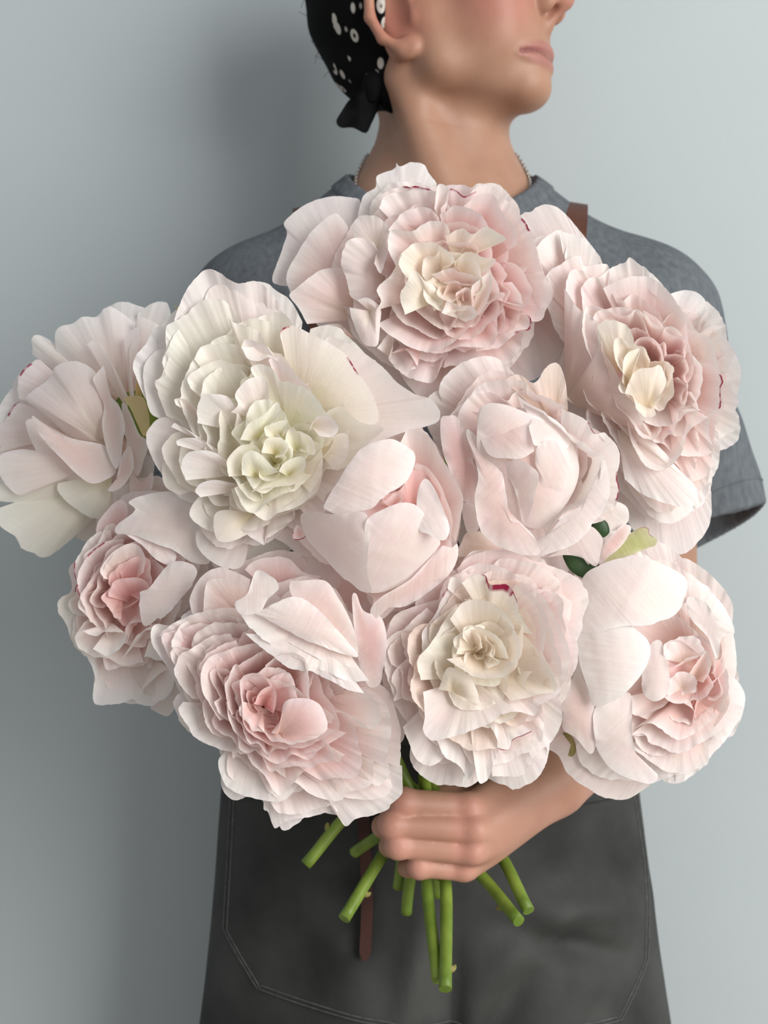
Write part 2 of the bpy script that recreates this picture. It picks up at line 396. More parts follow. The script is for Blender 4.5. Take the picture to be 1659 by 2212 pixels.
    # arms
    for sh, el, wr in ((SH_R, EL_R, WR_R), (SH_L, EL_L, WR_L)):
        B.cone(sh+np.array([0, 0, -.02]), el, 0.040, 0.036, k=0.03)
        B.cone(el, el+(wr-el)*0.35, 0.036, 0.037, k=0.02)
        B.cone(el+(wr-el)*0.35, wr, 0.037, 00.030, k=0.02)
    # the gripping hand: metacarpals, four fingers around the stems, thumb behind
    mcp = [W(1010, 1744, .786), W(1022, 1793, .779), W(1018, 1840, .781), W(1000, 1878, .789)]
    pip = [W(872, 1733, .775), W(850, 1780, .772), W(862, 1826, .775), W(908, 1872, .781)]
    dip = [W(846, 1742, .802), W(828, 1785, .800), W(842, 1828, .803), W(880, 1874, .806)]
    tip = [W(895, 1745, .822), W(880, 1788, .822), W(890, 1830, .822), W(915, 1872, .822)]
    rr = [0.0093, 0.0090, 0.0085, 0.0076]
    wof = [np.array([0.0, -.004, .016]), np.array([.004, -.010, .006]), np.array([.006, -.010, -.004]), np.array([.006, -.006, -.012])]
    for m_, w_, r_ in zip(mcp, wof, rr): B.cone(WR_R+w_*0.8, m_+np.array([.004, .002, 0]), 0.0145, r_, k=0.008)
    B.cone(WR_R, W(1040, 1790, .802), 0.020, 0.017, k=0.014)
    for m_, p_, d_, t_, r_ in zip(mcp, pip, dip, tip, rr):
        G = [(m_, p_, r_, r_*0.93), (p_, d_, r_*0.95, r_*0.86), (d_, t_, r_*0.86, r_*0.74)]
        for a, b, ra, rb in G: B.cone(a, b, ra, rb, k=0.0014)
        B.ell(m_+np.array([0.001, -.0028, .001]), (r_*1.0,)*3, k=0.004)
        B.ell(p_+np.array([-.001, -.0005, .0]), (r_*1.03,)*3, k=0.004)
    B.cone(W(1120, 1700, .838), W(1035, 1722, .832), 0.015, 0.0115, k=0.012)
    B.cone(W(1035, 1722, .832), W(972, 1722, .815), 0.0112, 0.0098, k=0.004)
    B.cone(W(972, 1722, .815), W(915, 1735, .806), 0.0098, 0.0080, k=0.004)
    # the other hand steadies the stems behind the blooms
    kn = W(860, 1470, .868)
    B.cone(WR_L, kn, 0.022, 0.018, k=0.015)
    for i in range(4):
        o = np.array([0, 0, 0.026-0.0175*i])
        q = [kn+o*0.9+np.array([0.0, -.006, 0]), kn+o+np.array([.036, -.012, 0]), kn+o+np.array([.050, -.030, .0]), kn+o+np.array([.036, -.046, .0])]
        for a, b in zip(q, q[1:]): B.cone(a, b, 0.0092, 0.0084, k=0.002)
    B.cone(WR_L+np.array([.01, -.012, .01]), kn+np.array([.005, -.034, .02]), 0.012, 0.010, k=0.008)
    B.cone(kn+np.array([.005, -.034, .02]), kn+np.array([.03, -.044, .03]), 0.010, 0.008, k=0.004)
    return B
BF = body_field()
V, Fq = nets(BF.F, BF.ax)
bm_ = fast_mesh('body', V, Fq)
def skin_colour(V):
    c = np.tile(np.array([0.375, 0.210, 0.140]), (len(V), 1))
    def blob(p, r, col, amt=1.0):
        w = np.clip(1-np.linalg.norm((V-p), axis=1)/r, 0, 1); w = (w*w*(3-2*w)*amt)[:, None]
        c[:] = c*(1-w)+np.array(col)*w
    blob(H(0.062, 0.040, -0.004), 0.052, (0.44, 0.155, 0.125), 0.85)
    blob(H(0.060, -0.040, -0.008), 0.042, (0.58, 0.205, 0.165), 0.75)
    blob(H(0.103, 0, -0.006), 0.026, (0.50, 0.20, 0.15), 0.7)
    for s in (1, -1): blob(H(-0.006, s*0.064, -0.01), 0.042, (0.46, 0.17, 0.125), 0.8)
    # lips
    near = np.where(np.linalg.norm(V-H(0.085, 0, -0.046), axis=1) < 0.05)[0]; Vn = V[near]
    for A, Bp, r, r2 in LIPS:
        d = Bp-A; t = np.clip(((Vn-A)@d)/(d@d), 0, 1); q = np.linalg.norm(Vn-A-t[:, None]*d, axis=1)
        w = np.clip((r+0.0010-q)/0.0020, 0, 1)[:, None]*0.8; c[near] = c[near]*(1-w)+np.array([0.34, 0.13, 0.125])*w
    for A, Bp in LIPLINE:
        d = Bp-A; t = np.clip(((Vn-A)@d)/(d@d), 0, 1); q = Vn-A-t[:, None]*d; q = q-np.outer(q@Fv, Fv); q = np.linalg.norm(q, axis=1)
        w = np.clip((0.0016-q)/0.0012, 0, 1)[:, None]*0.7; c[near] = c[near]*(1-w)+np.array([0.15, 0.05, 0.045])*w
    for p in (W(1012, 1745, .778), W(1010, 1796, .772), W(1008, 1842, .772), W(998, 1878, .780), W(868, 1738, .768), W(846, 1780, .768), W(856, 1826, .768), W(900, 1872, .772)):
        blob(p, 0.018, (0.60, 0.27, 0.22), 0.5)
    hand = np.clip((0.93-V[:, 2])/0.03, 0, 1)[:, None]*(V[:, :1] > -0.02)
    c[:] = c*(1-hand*0.55)+(c*0.3+np.array([0.60, 0.315, 0.245])*0.7)*hand*0.55
    return c
setcol(bm_, skin_colour(V))
body = link('body', bm_, M['skin'], person)

# t-shirt
HEM_R = np.array([0.2555, 0.970, 1.080]); HEM_L = np.array([-0.140, 0.970, 1.085])
NECK_C, NECK_R = np.array([PX+0.002, 0.945, 1.397]), np.array([0.083, 0.100, 0.072])
def shirt_field():
    T = Field(axis((-0.25, 0.36, 0.0025)), axis((0.84, 1.10, 0.0024)), axis((0.86, 1.42, 0.0026)))
    X, Y, Z = np.meshgrid(*T.ax, indexing='ij', sparse=True)
    for sh, hem, s in ((SH_R, HEM_R, 1), (SH_L, HEM_L, -1)):
        T.cone(sh+np.array([-.004*s, 0, 0]), hem+(hem-sh)*0.35, 0.0575, 0.058, k=0.01)
        T.cone(sh+(hem-sh)*0.45, hem+(hem-sh)*0.6, 0.0485, 0.0505, k=0.004, op='sub')
        # hem: rises to the outside, hangs lower behind
        cut = (0.45*s*(X-hem[0])-0.30*(Y-hem[1])-(Z-hem[2]))*0.86
        cut = np.where((X-PX)*s > 0.125, cut, -1).astype(np.float32)
        T.F = np.maximum(T.F, np.broadcast_to(cut, T.F.shape))
    T.ell((PX, 0.972, 1.12), (0.150, 0.092, 0.27), k=0.03)
    T.ell((PX, 0.968, 1.20), (0.165, 0.090, 0.115), k=0.04)
    T.ell((PX, 0.975, 0.93), (0.146, 0.090, 0.14), k=0.04)
    for sh in (SH_R, SH_L):
        T.cone((PX+(sh[0]-PX)*0.30, 0.992, 1.332), sh+np.array([0, 0, 0.0]), 0.041, 0.049, k=0.05)
    # soft drape folds
    fold = 0.0018*np.sin(55*(X+0.55*Z)+9*Y)*np.sin(23*Z-14*X+1.0)+0.0012*np.sin(90*(X-0.8*Z)+20*Y)*np.sin(31*Z+2)
    T.F += np.broadcast_to(fold, T.F.shape).astype(np.float32)*np.clip((1.33-Z)/0.08, 0, 1).astype(np.float32)
    return T
TF = shirt_field()
X, Y, Z = np.meshgrid(*TF.ax, indexing='ij', sparse=True)
q = [(X-NECK_C[0])/NECK_R[0], (Y-NECK_C[1])/NECK_R[1], (Z-NECK_C[2])/NECK_R[2]]
k0 = np.sqrt(sum(a*a for a in q)); nd = (k0*(k0-1)/np.sqrt(sum((a/r)**2 for a, r in zip(q, NECK_R))+1e-9)).astype(np.float32)
V, Fq = nets(np.maximum(TF.F, -nd), TF.ax)
shirt = link('t_shirt', fast_mesh('t_shirt', V, Fq), M['shirt'], person); shirt['label'] = 'heather grey short sleeved t-shirt'
V, Fq = nets(np.maximum(np.maximum(TF.F-0.0016, -nd+0.0005), nd-0.017), TF.ax)
link('collar', fast_mesh('collar', V, Fq), M['shirt'], shirt)
# raised hem seam line of the sleeve
for sh, hem, s in ((SH_R, HEM_R, 1), (SH_L, HEM_L, -1)):
    ax_ = (hem-sh)/np.linalg.norm(hem-sh); pts = []
    for a in np.linspace(0, 2*np.pi, 41):
        d = np.array([math.cos(a), math.sin(a), 0.0])
        z = hem[2]+0.45*s*0.056*d[0]-0.30*0.056*d[1]+0.016
        t = (z-sh[2])/(hem[2]-sh[2]); o = sh+(hem-sh)*t
        pts.append(TF.surf(o, d, 0.0002, 0.09))
    v, f = tube(pts, 0.0007, 5); link('hem_seam', mesh('hem_seam', v, f), M['shirt'], shirt)

# necklace: small linked rings lying on the neck
def necklace():
    path = []
    for a in np.linspace(-2.3, 2.3, 120):
        d = np.array([math.sin(a), -math.cos(a), 0])
        z = 1.393-0.083*max(0, math.cos(a))
        path.append(BF.surf((PX+0.002, 0.985, z), d, 0.0012, 0.12, True))
    P = crom(np.array(path), 150); parts = []
    for i in range(len(P)-1):
        t = P[i+1]-P[i]; L = np.linalg.norm(t); t /= L; a = np.cross(t, [0, 1, 0.2]); a /= np.linalg.norm(a); b = np.cross(t, a)
        if i % 2: a, b = b, a
        c = (P[i]+P[i+1])/2
        ring = [c+t*math.cos(x)*L*0.75+a*math.sin(x)*0.0014 for x in np.linspace(0, 2*np.pi, 9)]
        parts.append(tube(ring, 0.0005, 4, caps=False))
    v, f = merge(parts); o = link('necklace', mesh('necklace', v, f), M['silver'], person); o['label'] = 'thin silver chain necklace'
necklace()

# head scarf, hair
def scarf():
    S = Field(axis((-0.10, 0.14, 0.002)), axis((0.86, 1.08, 0.002)), axis((1.37, 1.62, 0.002)))
    S.ell(H(-0.006, 0, 0.046), (0.097, 0.078, 0.090), HR, 0.02)
    S.ell(H(-0.024, 0, 0.012), (0.064, 0.063, 0.050), HR, 0.02)
    S.cone(H(-0.040, 0.014, -0.018), H(-0.030, 0.034, -0.050), 0.030, 0.014, k=0.03)
    base = S.F.copy()
    X, Y, Z = np.meshgrid(*S.ax, indexing='ij', sparse=True); X, Y, Z = X-HC[0], Y-HC[1], Z-HC[2]
    f = X*Fv[0]+Y*Fv[1]+Z*Fv[2]; s = X*Sv[0]+Y*Sv[1]; u = X*Uv[0]+Y*Uv[1]+Z*Uv[2]
    # covers everything behind the ears, its front edge runs up over the crown
    front = f-(-0.0215+0.30*np.maximum(u+0.02, 0)+0.10*np.maximum(-0.02-u, 0))
    folds = (0.0012*np.sin(150*u+60*f)*np.sin(40*s)).astype(np.float32)
    V, Fq = nets(np.maximum(S.F+folds, front.astype(np.float32)), S.ax)
    sc = link('head_scarf', fast_mesh('head_scarf', V, Fq), M['bandana'], person); sc['label'] = 'black bandana with white printed motifs tied at the nape'
    # hair: front of the crown, and a tuft at the back
    hair = np.maximum(base+0.0035, np.maximum(-front, (0.055+0.25*np.abs(s)-u-0.2*(f-0.03))).astype(np.float32))
    V, Fq = nets(hair, S.ax); hr = link('hair', fast_mesh('hair', V, Fq), M['hair'], person); hr['label'] = 'dark hair under the scarf'
    # knot and two tails
    kn = [W(808, 170, .945), W(800, 205, .94)]
    v, f_ = tube([W(822, 150, .935), W(806, 185, .93), W(800, 215, .935)], [0.008, 0.009, 0.007], 14, 12)
    link('knot', mesh('knot', v, f_), M['bandana'], sc)
    def tail(outline, d0, bend):
        C = crom([np.array(p, float) for p in outline], 40, True); n = len(C)-1; c = C[:-1].mean(0); Vv = []; Ff = []
        rings = (1.0, 0.66, 0.33)
        for side in (0, 1):
            for r in rings:
                for k in range(n):
                    p = c+(C[k]-c)*r; w = bend*math.sin((p[1]-190)/26.0)+0.003*math.sin(p[0]/9.0)
                    Vv.append(W(p[0], p[1], d0+w+(0.0018 if side else 0.0)))
        top = len(Vv); Vv += [W(c[0], c[1], d0+bend*math.sin((c[1]-190)/26.0)), W(c[0], c[1], d0+0.0018+bend*math.sin((c[1]-190)/26.0))]
        for side in (0, 1):
            o = side*n*3
            for r in range(2):
                for k in range(n): Ff.append([o+r*n+k, o+r*n+(k+1) % n, o+(r+1)*n+(k+1) % n, o+(r+1)*n+k])
            for k in range(n): Ff.append([o+2*n+k, o+2*n+(k+1) % n, top+side])
        for k in range(n): Ff.append([k, (k+1) % n, 3*n+(k+1) % n, 3*n+k])
        link('scarf_tail', mesh('scarf_tail', Vv, Ff), M['bandana'], sc)
    tail([(782, 196), (755, 215), (738, 240), (726, 262), (736, 276), (762, 276), (790, 288), (802, 268), (814, 240), (818, 205), (808, 186)], 0.925, 0.004)
    tail([(795, 180), (770, 210), (760, 240), (775, 262), (798, 268), (815, 240), (824, 205), (826, 180)], 0.938, -0.003)
    # stray hairs
    rng = random.Random(4); parts = []
    for i in range(46):
        a = H(-0.092+rng.uniform(0, .012), rng.uniform(-.02, .04), rng.uniform(0.0, 0.09))
        d = -Fv*rng.uniform(.004, .013)+Uv*rng.uniform(-.016, .012)+Sv*rng.uniform(-.01, .01)
        parts.append(tube([a, a+d*0.5+Uv*0.001, a+d], [0.0003, 0.00015], 4, 5))
    v, f_ = merge(parts); st = link('stray_hair', mesh('stray_hair', v, f_), M['hair'], hr); st['kind'] = 'stuff'
scarf()

# apron
AP = empty('apron'); AP.parent = person; AP['label'] = 'dark grey waxed canvas apron with leather straps'
Lk = np.array([(480, 1600), (478, 1700), (470, 1800), (463, 1900), (455, 2000), (443, 2110), (430, 2212), (405, 2420), (385, 2900), (380, 3500)], float)
Rk = np.array([(1362, 1600), (1380, 1700), (1392, 1790), (1403, 1880), (1420, 2000), (1436, 2110), (1450, 2212), (1478, 2420), (1500, 2900), (1505, 3500)], float)
def apron_pt(sx, py, off=0.0):
    """sx -1..1 across, py photo row measured on the body plane (z on 0.95 m)"""
    d0 = 0.955; z = CZ-(py-1106.0)/FPX*d0
    xl = (np.interp(py, Lk[:, 1], Lk[:, 0])-829.5)/FPX*d0; xr = (np.interp(py, Rk[:, 1], Rk[:, 0])-829.5)/FPX*d0
    x = (xl+xr)/2+(xr-xl)/2*sx
    fr = math.sqrt(max(0.0, 1-0.93*sx*sx))
    y = 0.985-0.112*fr-off
    k = min(1.0, max(0.0, (py-1700)/250.0))
    g = lambda cx, cy, wx, wy, ang, amp: amp*math.exp(-(((sx-cx)*math.cos(ang)+(py-cy)/500*math.sin(ang))/wx)**2-((-(sx-cx)*math.sin(ang)+(py-cy)/500*math.cos(ang))/wy)**2)
    fold = (g(.40, 1960, .09, .30, .9, .010)+g(.62, 1900, .30, .07, .15, .009)+g(.58, 1985, .26, .06, .35, -.008)+g(.30, 2060, .07, .28, .5, -.006)
            + g(-.45, 1950, .10, .4, -.5, .005)+g(.05, 2110, .05, .35, .0, -.007)+g(.75, 1820, .10, .25, -.4, .005)+g(-.10, 2000, .06, .3, .2, .006))
    y -= (fold*1.5+0.0035*math.sin(5.2*sx+py/140.0)*math.sin(py/95.0+2*sx))*k
    return np.array([x, y, z])
def sheet(name, rows, off, thick, mat, parent, nx=60):
    """rows: list of (py, s0, s1)"""
    A, Bk, Ff = [], [], []
    for py, s0, s1 in rows:
        for s in np.linspace(s0, s1, nx): A.append(apron_pt(s, py, off)); Bk.append(apron_pt(s, py, off-thick))
    m = len(rows); n = len(A); Vv = A+Bk
    for i in range(m-1):
        for j in range(nx-1):
            a = i*nx+j; Ff.append([a, a+1, a+nx+1, a+nx]); Ff.append([n+a, n+a+nx, n+a+nx+1, n+a+1])
    ed = [j for j in range(nx)]+[i*nx+nx-1 for i in range(1, m)]+[(m-1)*nx+j for j in range(nx-2, -1, -1)]+[i*nx for i in range(m-2, 0, -1)]
    for a, b in zip(ed, ed[1:]+ed[:1]): Ff.append([b, a, n+a, n+b])
    return link(name, mesh(name, Vv, Ff), mat, parent)
sheet('skirt_panel', [(py, -1, 1) for py in np.concatenate([np.linspace(1560, 2260, 70), np.linspace(2300, 2950, 14)])], 0.0, 0.0016, M['apron'], AP)
sheet('bib_panel', [(py, -0.62, 0.62) for py in np.linspace(1050, 1566, 24)], 0.004, 0.0016, M['apron'], AP, 30)
# front pocket: cut corners below, a touch proud of the skirt
def sxof(px, py): 
    l = np.interp(py, Lk[:, 1], Lk[:, 0]); r = np.interp(py, Rk[:, 1], Rk[:, 0]); return 2*(px-l)/(r-l)-1
lp = [(1700, 502), (1800, 497), (1985, 487), (2088, 567)]; rp = [(1700, 1372), (1850, 1398), (2050, 1392), (2150, 1318)]
def pocket():
    nx, rows = 54, 46
    Ly = [p[0] for p in lp]; Lx = [p[1] for p in lp]; Ry = [p[0] for p in rp]; Rx = [p[1] for p in rp]
    A, Bk, Ff = [], [], []
    for i in range(rows):
        t = i/(rows-1); yl = 1700+t*(2088-1700); yr = 1700+t*(2150-1700)
        xl = np.interp(yl, Ly, Lx); xr = np.interp(yr, Ry, Rx)
        for j in range(nx):
            q = j/(nx-1); px = xl+(xr-xl)*q; py = yl+(yr-yl)*q+10*math.sin(q*math.pi)*t
            A.append(apron_pt(sxof(px, py), py, 0.0018)); Bk.append(apron_pt(sxof(px, py), py, 0.0004))
    n = len(A)
    for i in range(rows-1):
        for j in range(nx-1):
            a = i*nx+j; Ff.append([a, a+1, a+nx+1, a+nx])
    ed = [j for j in range(nx)]+[i*nx+nx-1 for i in range(1, rows)]+[(rows-1)*nx+j for j in range(nx-2, -1, -1)]+[i*nx for i in range(rows-2, 0, -1)]
    for a, b in zip(ed, ed[1:]+ed[:1]): Ff.append([b, a, n+a, n+b])
    pk = link('pocket', mesh('pocket', A+Bk, Ff), M['apron'], AP)
    def seam(inset):
        path = [(py, px+inset) for py, px in zip(Ly, Lx)]
        pts = []
        for (y0, x0), (y1, x1) in zip(path, path[1:]): 
            for t in np.linspace(0, 1, 18, endpoint=False): pts.append((y0+(y1-y0)*t, x0+(x1-x0)*t))
        for t in np.linspace(0, 1, 60): pts.append((2088-inset*0.9+t*62+10*math.sin(t*math.pi), 567+inset+(1318-567-2*inset)*t))
        for (y0, x0), (y1, x1) in zip(list(zip(Ry, Rx))[::-1], list(zip(Ry, Rx))[::-1][1:]):
            for t in np.linspace(0, 1, 18, endpoint=False): pts.append((y0+(y1-y0)*t, x0+(x1-x0)*t-inset))
        Q = np.array([apron_pt(sxof(px, py), py, 0.0021) for py, px in pts])
        v, f = tube(Q, 0.0006, 5); link('stitch_line', mesh('stitch_line', v, f), M['stitch'], AP)
    seam(3); seam(12)
pocket()
# leather neck straps over both shoulders
for s in (1, -1):
    c = np.array([PX+s*0.090, 0.972, 1.235]); pts = []; nrm = []
    for a in np.linspace(-1.35, 2.0, 40):
        d = np.array([s*(0.16+0.10*a), math.sin(a-0.25), math.cos(a-0.25)]); d /= np.linalg.norm(d)
        p = TF.surf(c, d, 0.0012, 0.16); pts.append(p); nrm.append(d)
    P = crom(np.array(pts), 40); nrm = np.array(nrm); T_ = np.gradient(P, axis=0); Bn = np.cross(T_, nrm); Bn /= np.linalg.norm(Bn, axis=1)[:, None]
    Vv, Ff = [], []
    for p, b, n_ in zip(P, Bn, nrm):
        for w, h in ((-1, 0), (-1, 1), (1, 1), (1, 0)): Vv.append(p+b*w*0.0082+n_*h*0.0022)
    for i in range(len(P)-1):
        for j in range(4): Ff.append([i*4+j, i*4+(j+1) % 4, (i+1)*4+(j+1) % 4, (i+1)*4+j])
    Ff += [[3, 2, 1, 0], [len(Vv)-4, len(Vv)-3, len(Vv)-2, len(Vv)-1]]
    o = link('strap', mesh('strap', Vv, Ff, False), M['leather'], AP); o['label'] = 'brown leather strap'
# hanging leather tie
Vv, Ff = [], []
for i, py in enumerate(np.linspace(1560, 1986, 30)):
    px = 792+4*math.sin(py/70.0); p = apron_pt(sxof(px, py), py, 0.006)
    w = 0.0042 if i < 29 else 0.002
    for a, h in ((-1, 0), (-1, 1), (1, 1), (1, 0)): Vv.append(p+np.array([a*w, -0.002*h, 0]))
for i in range(29):
    for j in range(4): Ff.append([i*4+j, i*4+(j+1) % 4, (i+1)*4+(j+1) % 4, (i+1)*4+j])
Ff += [[3, 2, 1, 0], [116, 117, 118, 119]]
o = link('tie_strap', mesh('tie_strap', Vv, Ff, False), M['tie'], AP); o['label'] = 'narrow leather tie hanging at the waist'
# trousers and shoes (below the frame)
Tr = Field(axis((-0.20, 0.30, 0.006)), axis((0.84, 1.13, 0.006)), axis((0.0, 0.98, 0.006)))
Tr.ell((PX, 0.985, 0.84), (0.145, 0.083, 0.12), k=0.03)
for s in (1, -1):
    Tr.cone((PX+s*0.075, 0.985, 0.80), (PX+s*0.085, 0.985, 0.46), 0.075, 0.056, k=0.03)
    Tr.cone((PX+s*0.085, 0.985, 0.46), (PX+s*0.09, 1.0, 0.07), 0.056, 0.045, k=0.02)
V, Fq = nets(Tr.F, Tr.ax); link('trousers', fast_mesh('trousers', V, Fq), M['trousers'], person)
for s in (1, -1):
    Sh = Field(axis((PX+s*0.09-0.07, PX+s*0.09+0.07, 0.005)), axis((0.80, 1.08, 0.005)), axis((-0.01, 0.12, 0.005)))
    Sh.cone((PX+s*0.09, 1.005, 0.045), (PX+s*0.10, 0.88, 0.035), 0.042, 0.036, k=0.02)
    Z = Sh.ax[2][None, None, :]; V, Fq = nets(np.maximum(Sh.F, 0.002-Z).astype(np.float32), Sh.ax)
    link('shoe', fast_mesh('shoe', V, Fq), M['shoe'], person)

# ------------------------------------------------------------------ the peonies
PAL = {  # base, middle, rim (petal's own colour from its claw to its edge)
 'pink':  ((0.84, 0.62, 0.54), (0.88, 0.625, 0.59), (0.945, 0.86, 0.845)),
 'blush': ((0.84, 0.70, 0.60), (0.91, 0.735, 0.69), (0.95, 0.885, 0.865)),
 'deep':  ((0.82, 0.46, 0.42), (0.86, 0.55, 0.52), (0.91, 0.72, 0.70)),
 'white': ((0.84, 0.76, 0.66), (0.93, 0.835, 0.80), (0.95, 0.905, 0.89)),
 'cream': ((0.80, 0.74, 0.50), (0.91, 0.86, 0.76), (0.945, 0.915, 0.86)),
 'butter': ((0.88, 0.76, 0.56), (0.94, 0.86, 0.75), (0.95, 0.905, 0.84)),
 'ivory': ((0.76, 0.70, 0.38), (0.91, 0.88, 0.74), (0.94, 0.92, 0.84)),
 'peach': ((0.82, 0.62, 0.50), (0.89, 0.74, 0.64), (0.93, 0.82, 0.75)),
 'sepal': ((0.62, 0.56, 0.20), (0.82, 0.68, 0.36), (0.80, 0.66, 0.34)),
 'green': ((0.30, 0.40, 0.10), (0.52, 0.52, 0.22), (0.62, 0.58, 0.36)),
}
CRIMSON = np.array([0.36, 0.02, 0.075])
pcount = [0]
class Bloom:
    def __init__(s, label, D, eye, crop, pal='blush', hb=-2.6):
        s.root = empty('peony'); tag(s.root, label, 'flower', 'cut peonies in the bouquet')
        s.D, s.crop, s.pal, s.hb = D, crop, pal, hb; s.eye = s.px(np.array([eye], float))[0]; s.eyec = eye
        s.cm = FPX/D/100.0
    def px(s, P): return np.asarray(P, float)/s.crop[2]+np.array(s.crop[:2])
    def P(s, h, pts, b=None, hb=None, p=1.35, bu=0.0, c=0, wv=1.0, curl=0.0, pal=None, fl=0.0, g=(0, 0), name='petal', side=None, mat='petal', inpx=False):
        """h: height of the edge (cm, towards the viewer; number or left/middle/right), pts: edge outline in crop pixels,
        b: claw of the petal, hb its height, bu: bulge, c: closed outline (dome), g: tilt in cm per cm across/down"""
        pcount[0] += 1; sd = pcount[0]*7+3; rng = np.random.RandomState(sd)
        if isinstance(pts, str): pts = [tuple(map(float, q.split(','))) for q in pts.split()]
        pts = np.asarray(pts, float); Q = pts if inpx else s.px(pts)
        L = np.linalg.norm(np.diff(Q, axis=0), axis=1).sum()/s.cm
        NU = int(np.clip(L*8.5, 24, 150)); v = np.r_[np.linspace(0.0, 0.965, 13)**0.9, 0.987, 1.0]; NV = len(v)
        if c: L += np.linalg.norm(Q[-1]-Q[0])/s.cm; R = crom(Q, NU+1, True)[:-1]; U = np.arange(NU)/NU
        else: R = crom(Q, NU); U = np.linspace(0, 1, NU)
        arc = U*L
        if b is not None: B = s.px(np.array([b], float))[0] if not inpx else np.array(b, float)
        elif c: B = R[:-1].mean(0)
        else: B = s.eye
        hb = s.hb if hb is None else hb
        hs = np.interp(U, np.linspace(0, 1, len(np.atleast_1d(h))), np.atleast_1d(h)) if np.ndim(h) else np.full(NU, float(h))
        per = (lambda k: np.round(L*k)/L) if c else (lambda k: k)
        def nz(freq, o):
            n = noise1(arc*freq+o*17.3, sd+o)
            if c:
                w = np.clip((U-0.8)/0.2, 0, 1); n = n*(1-w)+n[0]*w
            return n
        endf = np.ones(NU) if c else np.clip(np.minimum(U, 1-U)/0.10, 0.25, 1)
        ruf = wv*endf*(0.22*nz(0.55, 1)+0.10*nz(1.5, 2)+0.04*nz(3.6, 3)+0.022*nz(7.0, 10))
        jit = wv*endf*(0.09*nz(0.9, 4)+0.04*nz(2.6, 5)+0.028*nz(6.5, 6))
        tear = np.clip(nz(0.55, 9)-0.72, 0, 1)*wv*1.6
        ribs = min(wv, 1)*(0.028*nz(2.2, 7)+0.05*nz(0.8, 8))
        axd = (R.mean(0)-s.eye); axd = axd/(np.linalg.norm(axd)+1e-6); fo = rng.uniform(0, 50)
        if c:   # a smooth curved shell clipped by the outline
            rd = (R-B)/s.cm; pla = np.linalg.lstsq(np.c_[np.ones(NU), rd], hs, rcond=None)[0]
            La = np.abs(rd@axd).max(); Lc = np.abs(rd@np.array([-axd[1], axd[0]])).max()
        dirv = R-B; dl = np.linalg.norm(dirv, axis=1)[:, None]+1e-6; dn = dirv/dl
        Vx, Cx, UVx = [], [], []
        pl = np.array(PAL[pal or s.pal]); tint = 1+0.025*rng.uniform(-1, 1); pinkk = rng.uniform(-0.02, 0.02)
        for k, vv in enumerate(v):
            q = B+(R-B)*(max(vv, 0.03) if c else (0.06+0.94*vv))
            q = q+dn*((jit-tear)*s.cm*vv**5)[:, None]
            if c:
                dd = (q-B)/s.cm; al = dd@axd; ac = dd@np.array([-axd[1], axd[0]])
                hh = pla[0]+dd@pla[1:]+bu*(1-0.5*((al/La)**2+(ac/Lc)**2))+0.05*noise1(ac*0.9+0.12*al+fo, sd+41)+0.018*noise1(ac*2.6+fo, sd+42)*vv+0.02*noise1(al*1.7-ac*0.6+fo, sd+43)
            else: hh = hb+(hs-hb)*(vv**p)+bu*np.sin(np.pi*vv)*(1-(2*U-1)**2*0.7)
            hh = hh+ruf*vv**4+(0.06*np.sin(arc*1.1+fo)*vv**5 if c else ribs*np.sin(np.pi*min(1, vv*0.85+0.15))*vv)+curl*max(0, (vv-0.72)/0.28)**2
            d2 = (q-B)/s.cm; hh = hh+g[0]*d2[:, 0]+g[1]*d2[:, 1]
            dep = s.D-hh/100.0
            Vx.append(np.stack([(q[:, 0]-829.5)/FPX*dep, dep, CZ-(q[:, 1]-1106.0)/FPX*dep], 1))
            w = np.clip(vv/0.55, 0, 1); w2 = np.clip((vv-0.52)/0.48, 0, 1)**1.6
            if c: w = 1.0; w2 = np.clip((vv-0.25)/0.75, 0, 1)**1.5
            col = (pl[0]*(1-w)+pl[1]*w)*(1-w2)+pl[2]*w2
            col = np.tile(col*tint, (NU, 1)); col[:, 1] += pinkk+0.015*noise1(arc*1.1+vv*2.0, sd+21); col[:, 2] += pinkk
            if fl > 0 and k >= NV-(4 if fl >= .9 else 2):
                m = (nz(0.8, 31) > 0.55-0.8*fl)*(1.0 if k >= NV-2 else (nz(0.8, 31) > 0.25)*1.0)
                m = (m*(0.55+0.45*(nz(5, 35) > -0.2)))[:, None]; col = col*(1-m)+CRIMSON*m
            Cx.append(np.clip(col, 0.01, 0.95)); UVx.append(np.stack([(ac if c else arc)/8.0+sd*0.37, (al/6.0 if c else np.full(NU, vv))], 1))
        Vx = np.vstack(Vx); Cx = np.vstack(Cx); UVx = np.vstack(UVx)
        i, j = np.meshgrid(np.arange(NV-1), np.arange(NU-1), indexing='ij'); a = (i*NU+j).ravel()
        if c:
            i, j = np.meshgrid(np.arange(NV-1), np.arange(NU), indexing='ij'); a = (i*NU+j).ravel(); a1 = (i*NU+(j+1) % NU).ravel()
            Fc = np.stack([a, a1, a1+NU, a+NU], 1); jj = np.arange(NU)
            Vx = np.vstack([Vx, Vx[:NU].mean(0)]); Cx = np.vstack([Cx, Cx[0]]); UVx = np.vstack([UVx, UVx[:NU].mean(0)])
            me = fast_mesh(name, Vx, Fc, np.stack([np.full(NU, NU*NV), (jj+1) % NU, jj], 1))
        else:
            Fc = np.stack([a, a+1, a+NU+1, a+NU], 1); me = fast_mesh(name, Vx, Fc)
        setcol(me, Cx)
        uvl = me.uv_layers.new(name='UVMap'); li = np.empty(len(me.loops), np.int32); me.loops.foreach_get('vertex_index', li)
        uvl.data.foreach_set('uv', UVx[li].astype(np.float32).ravel())
        return link(name, me, M[mat], s.root)
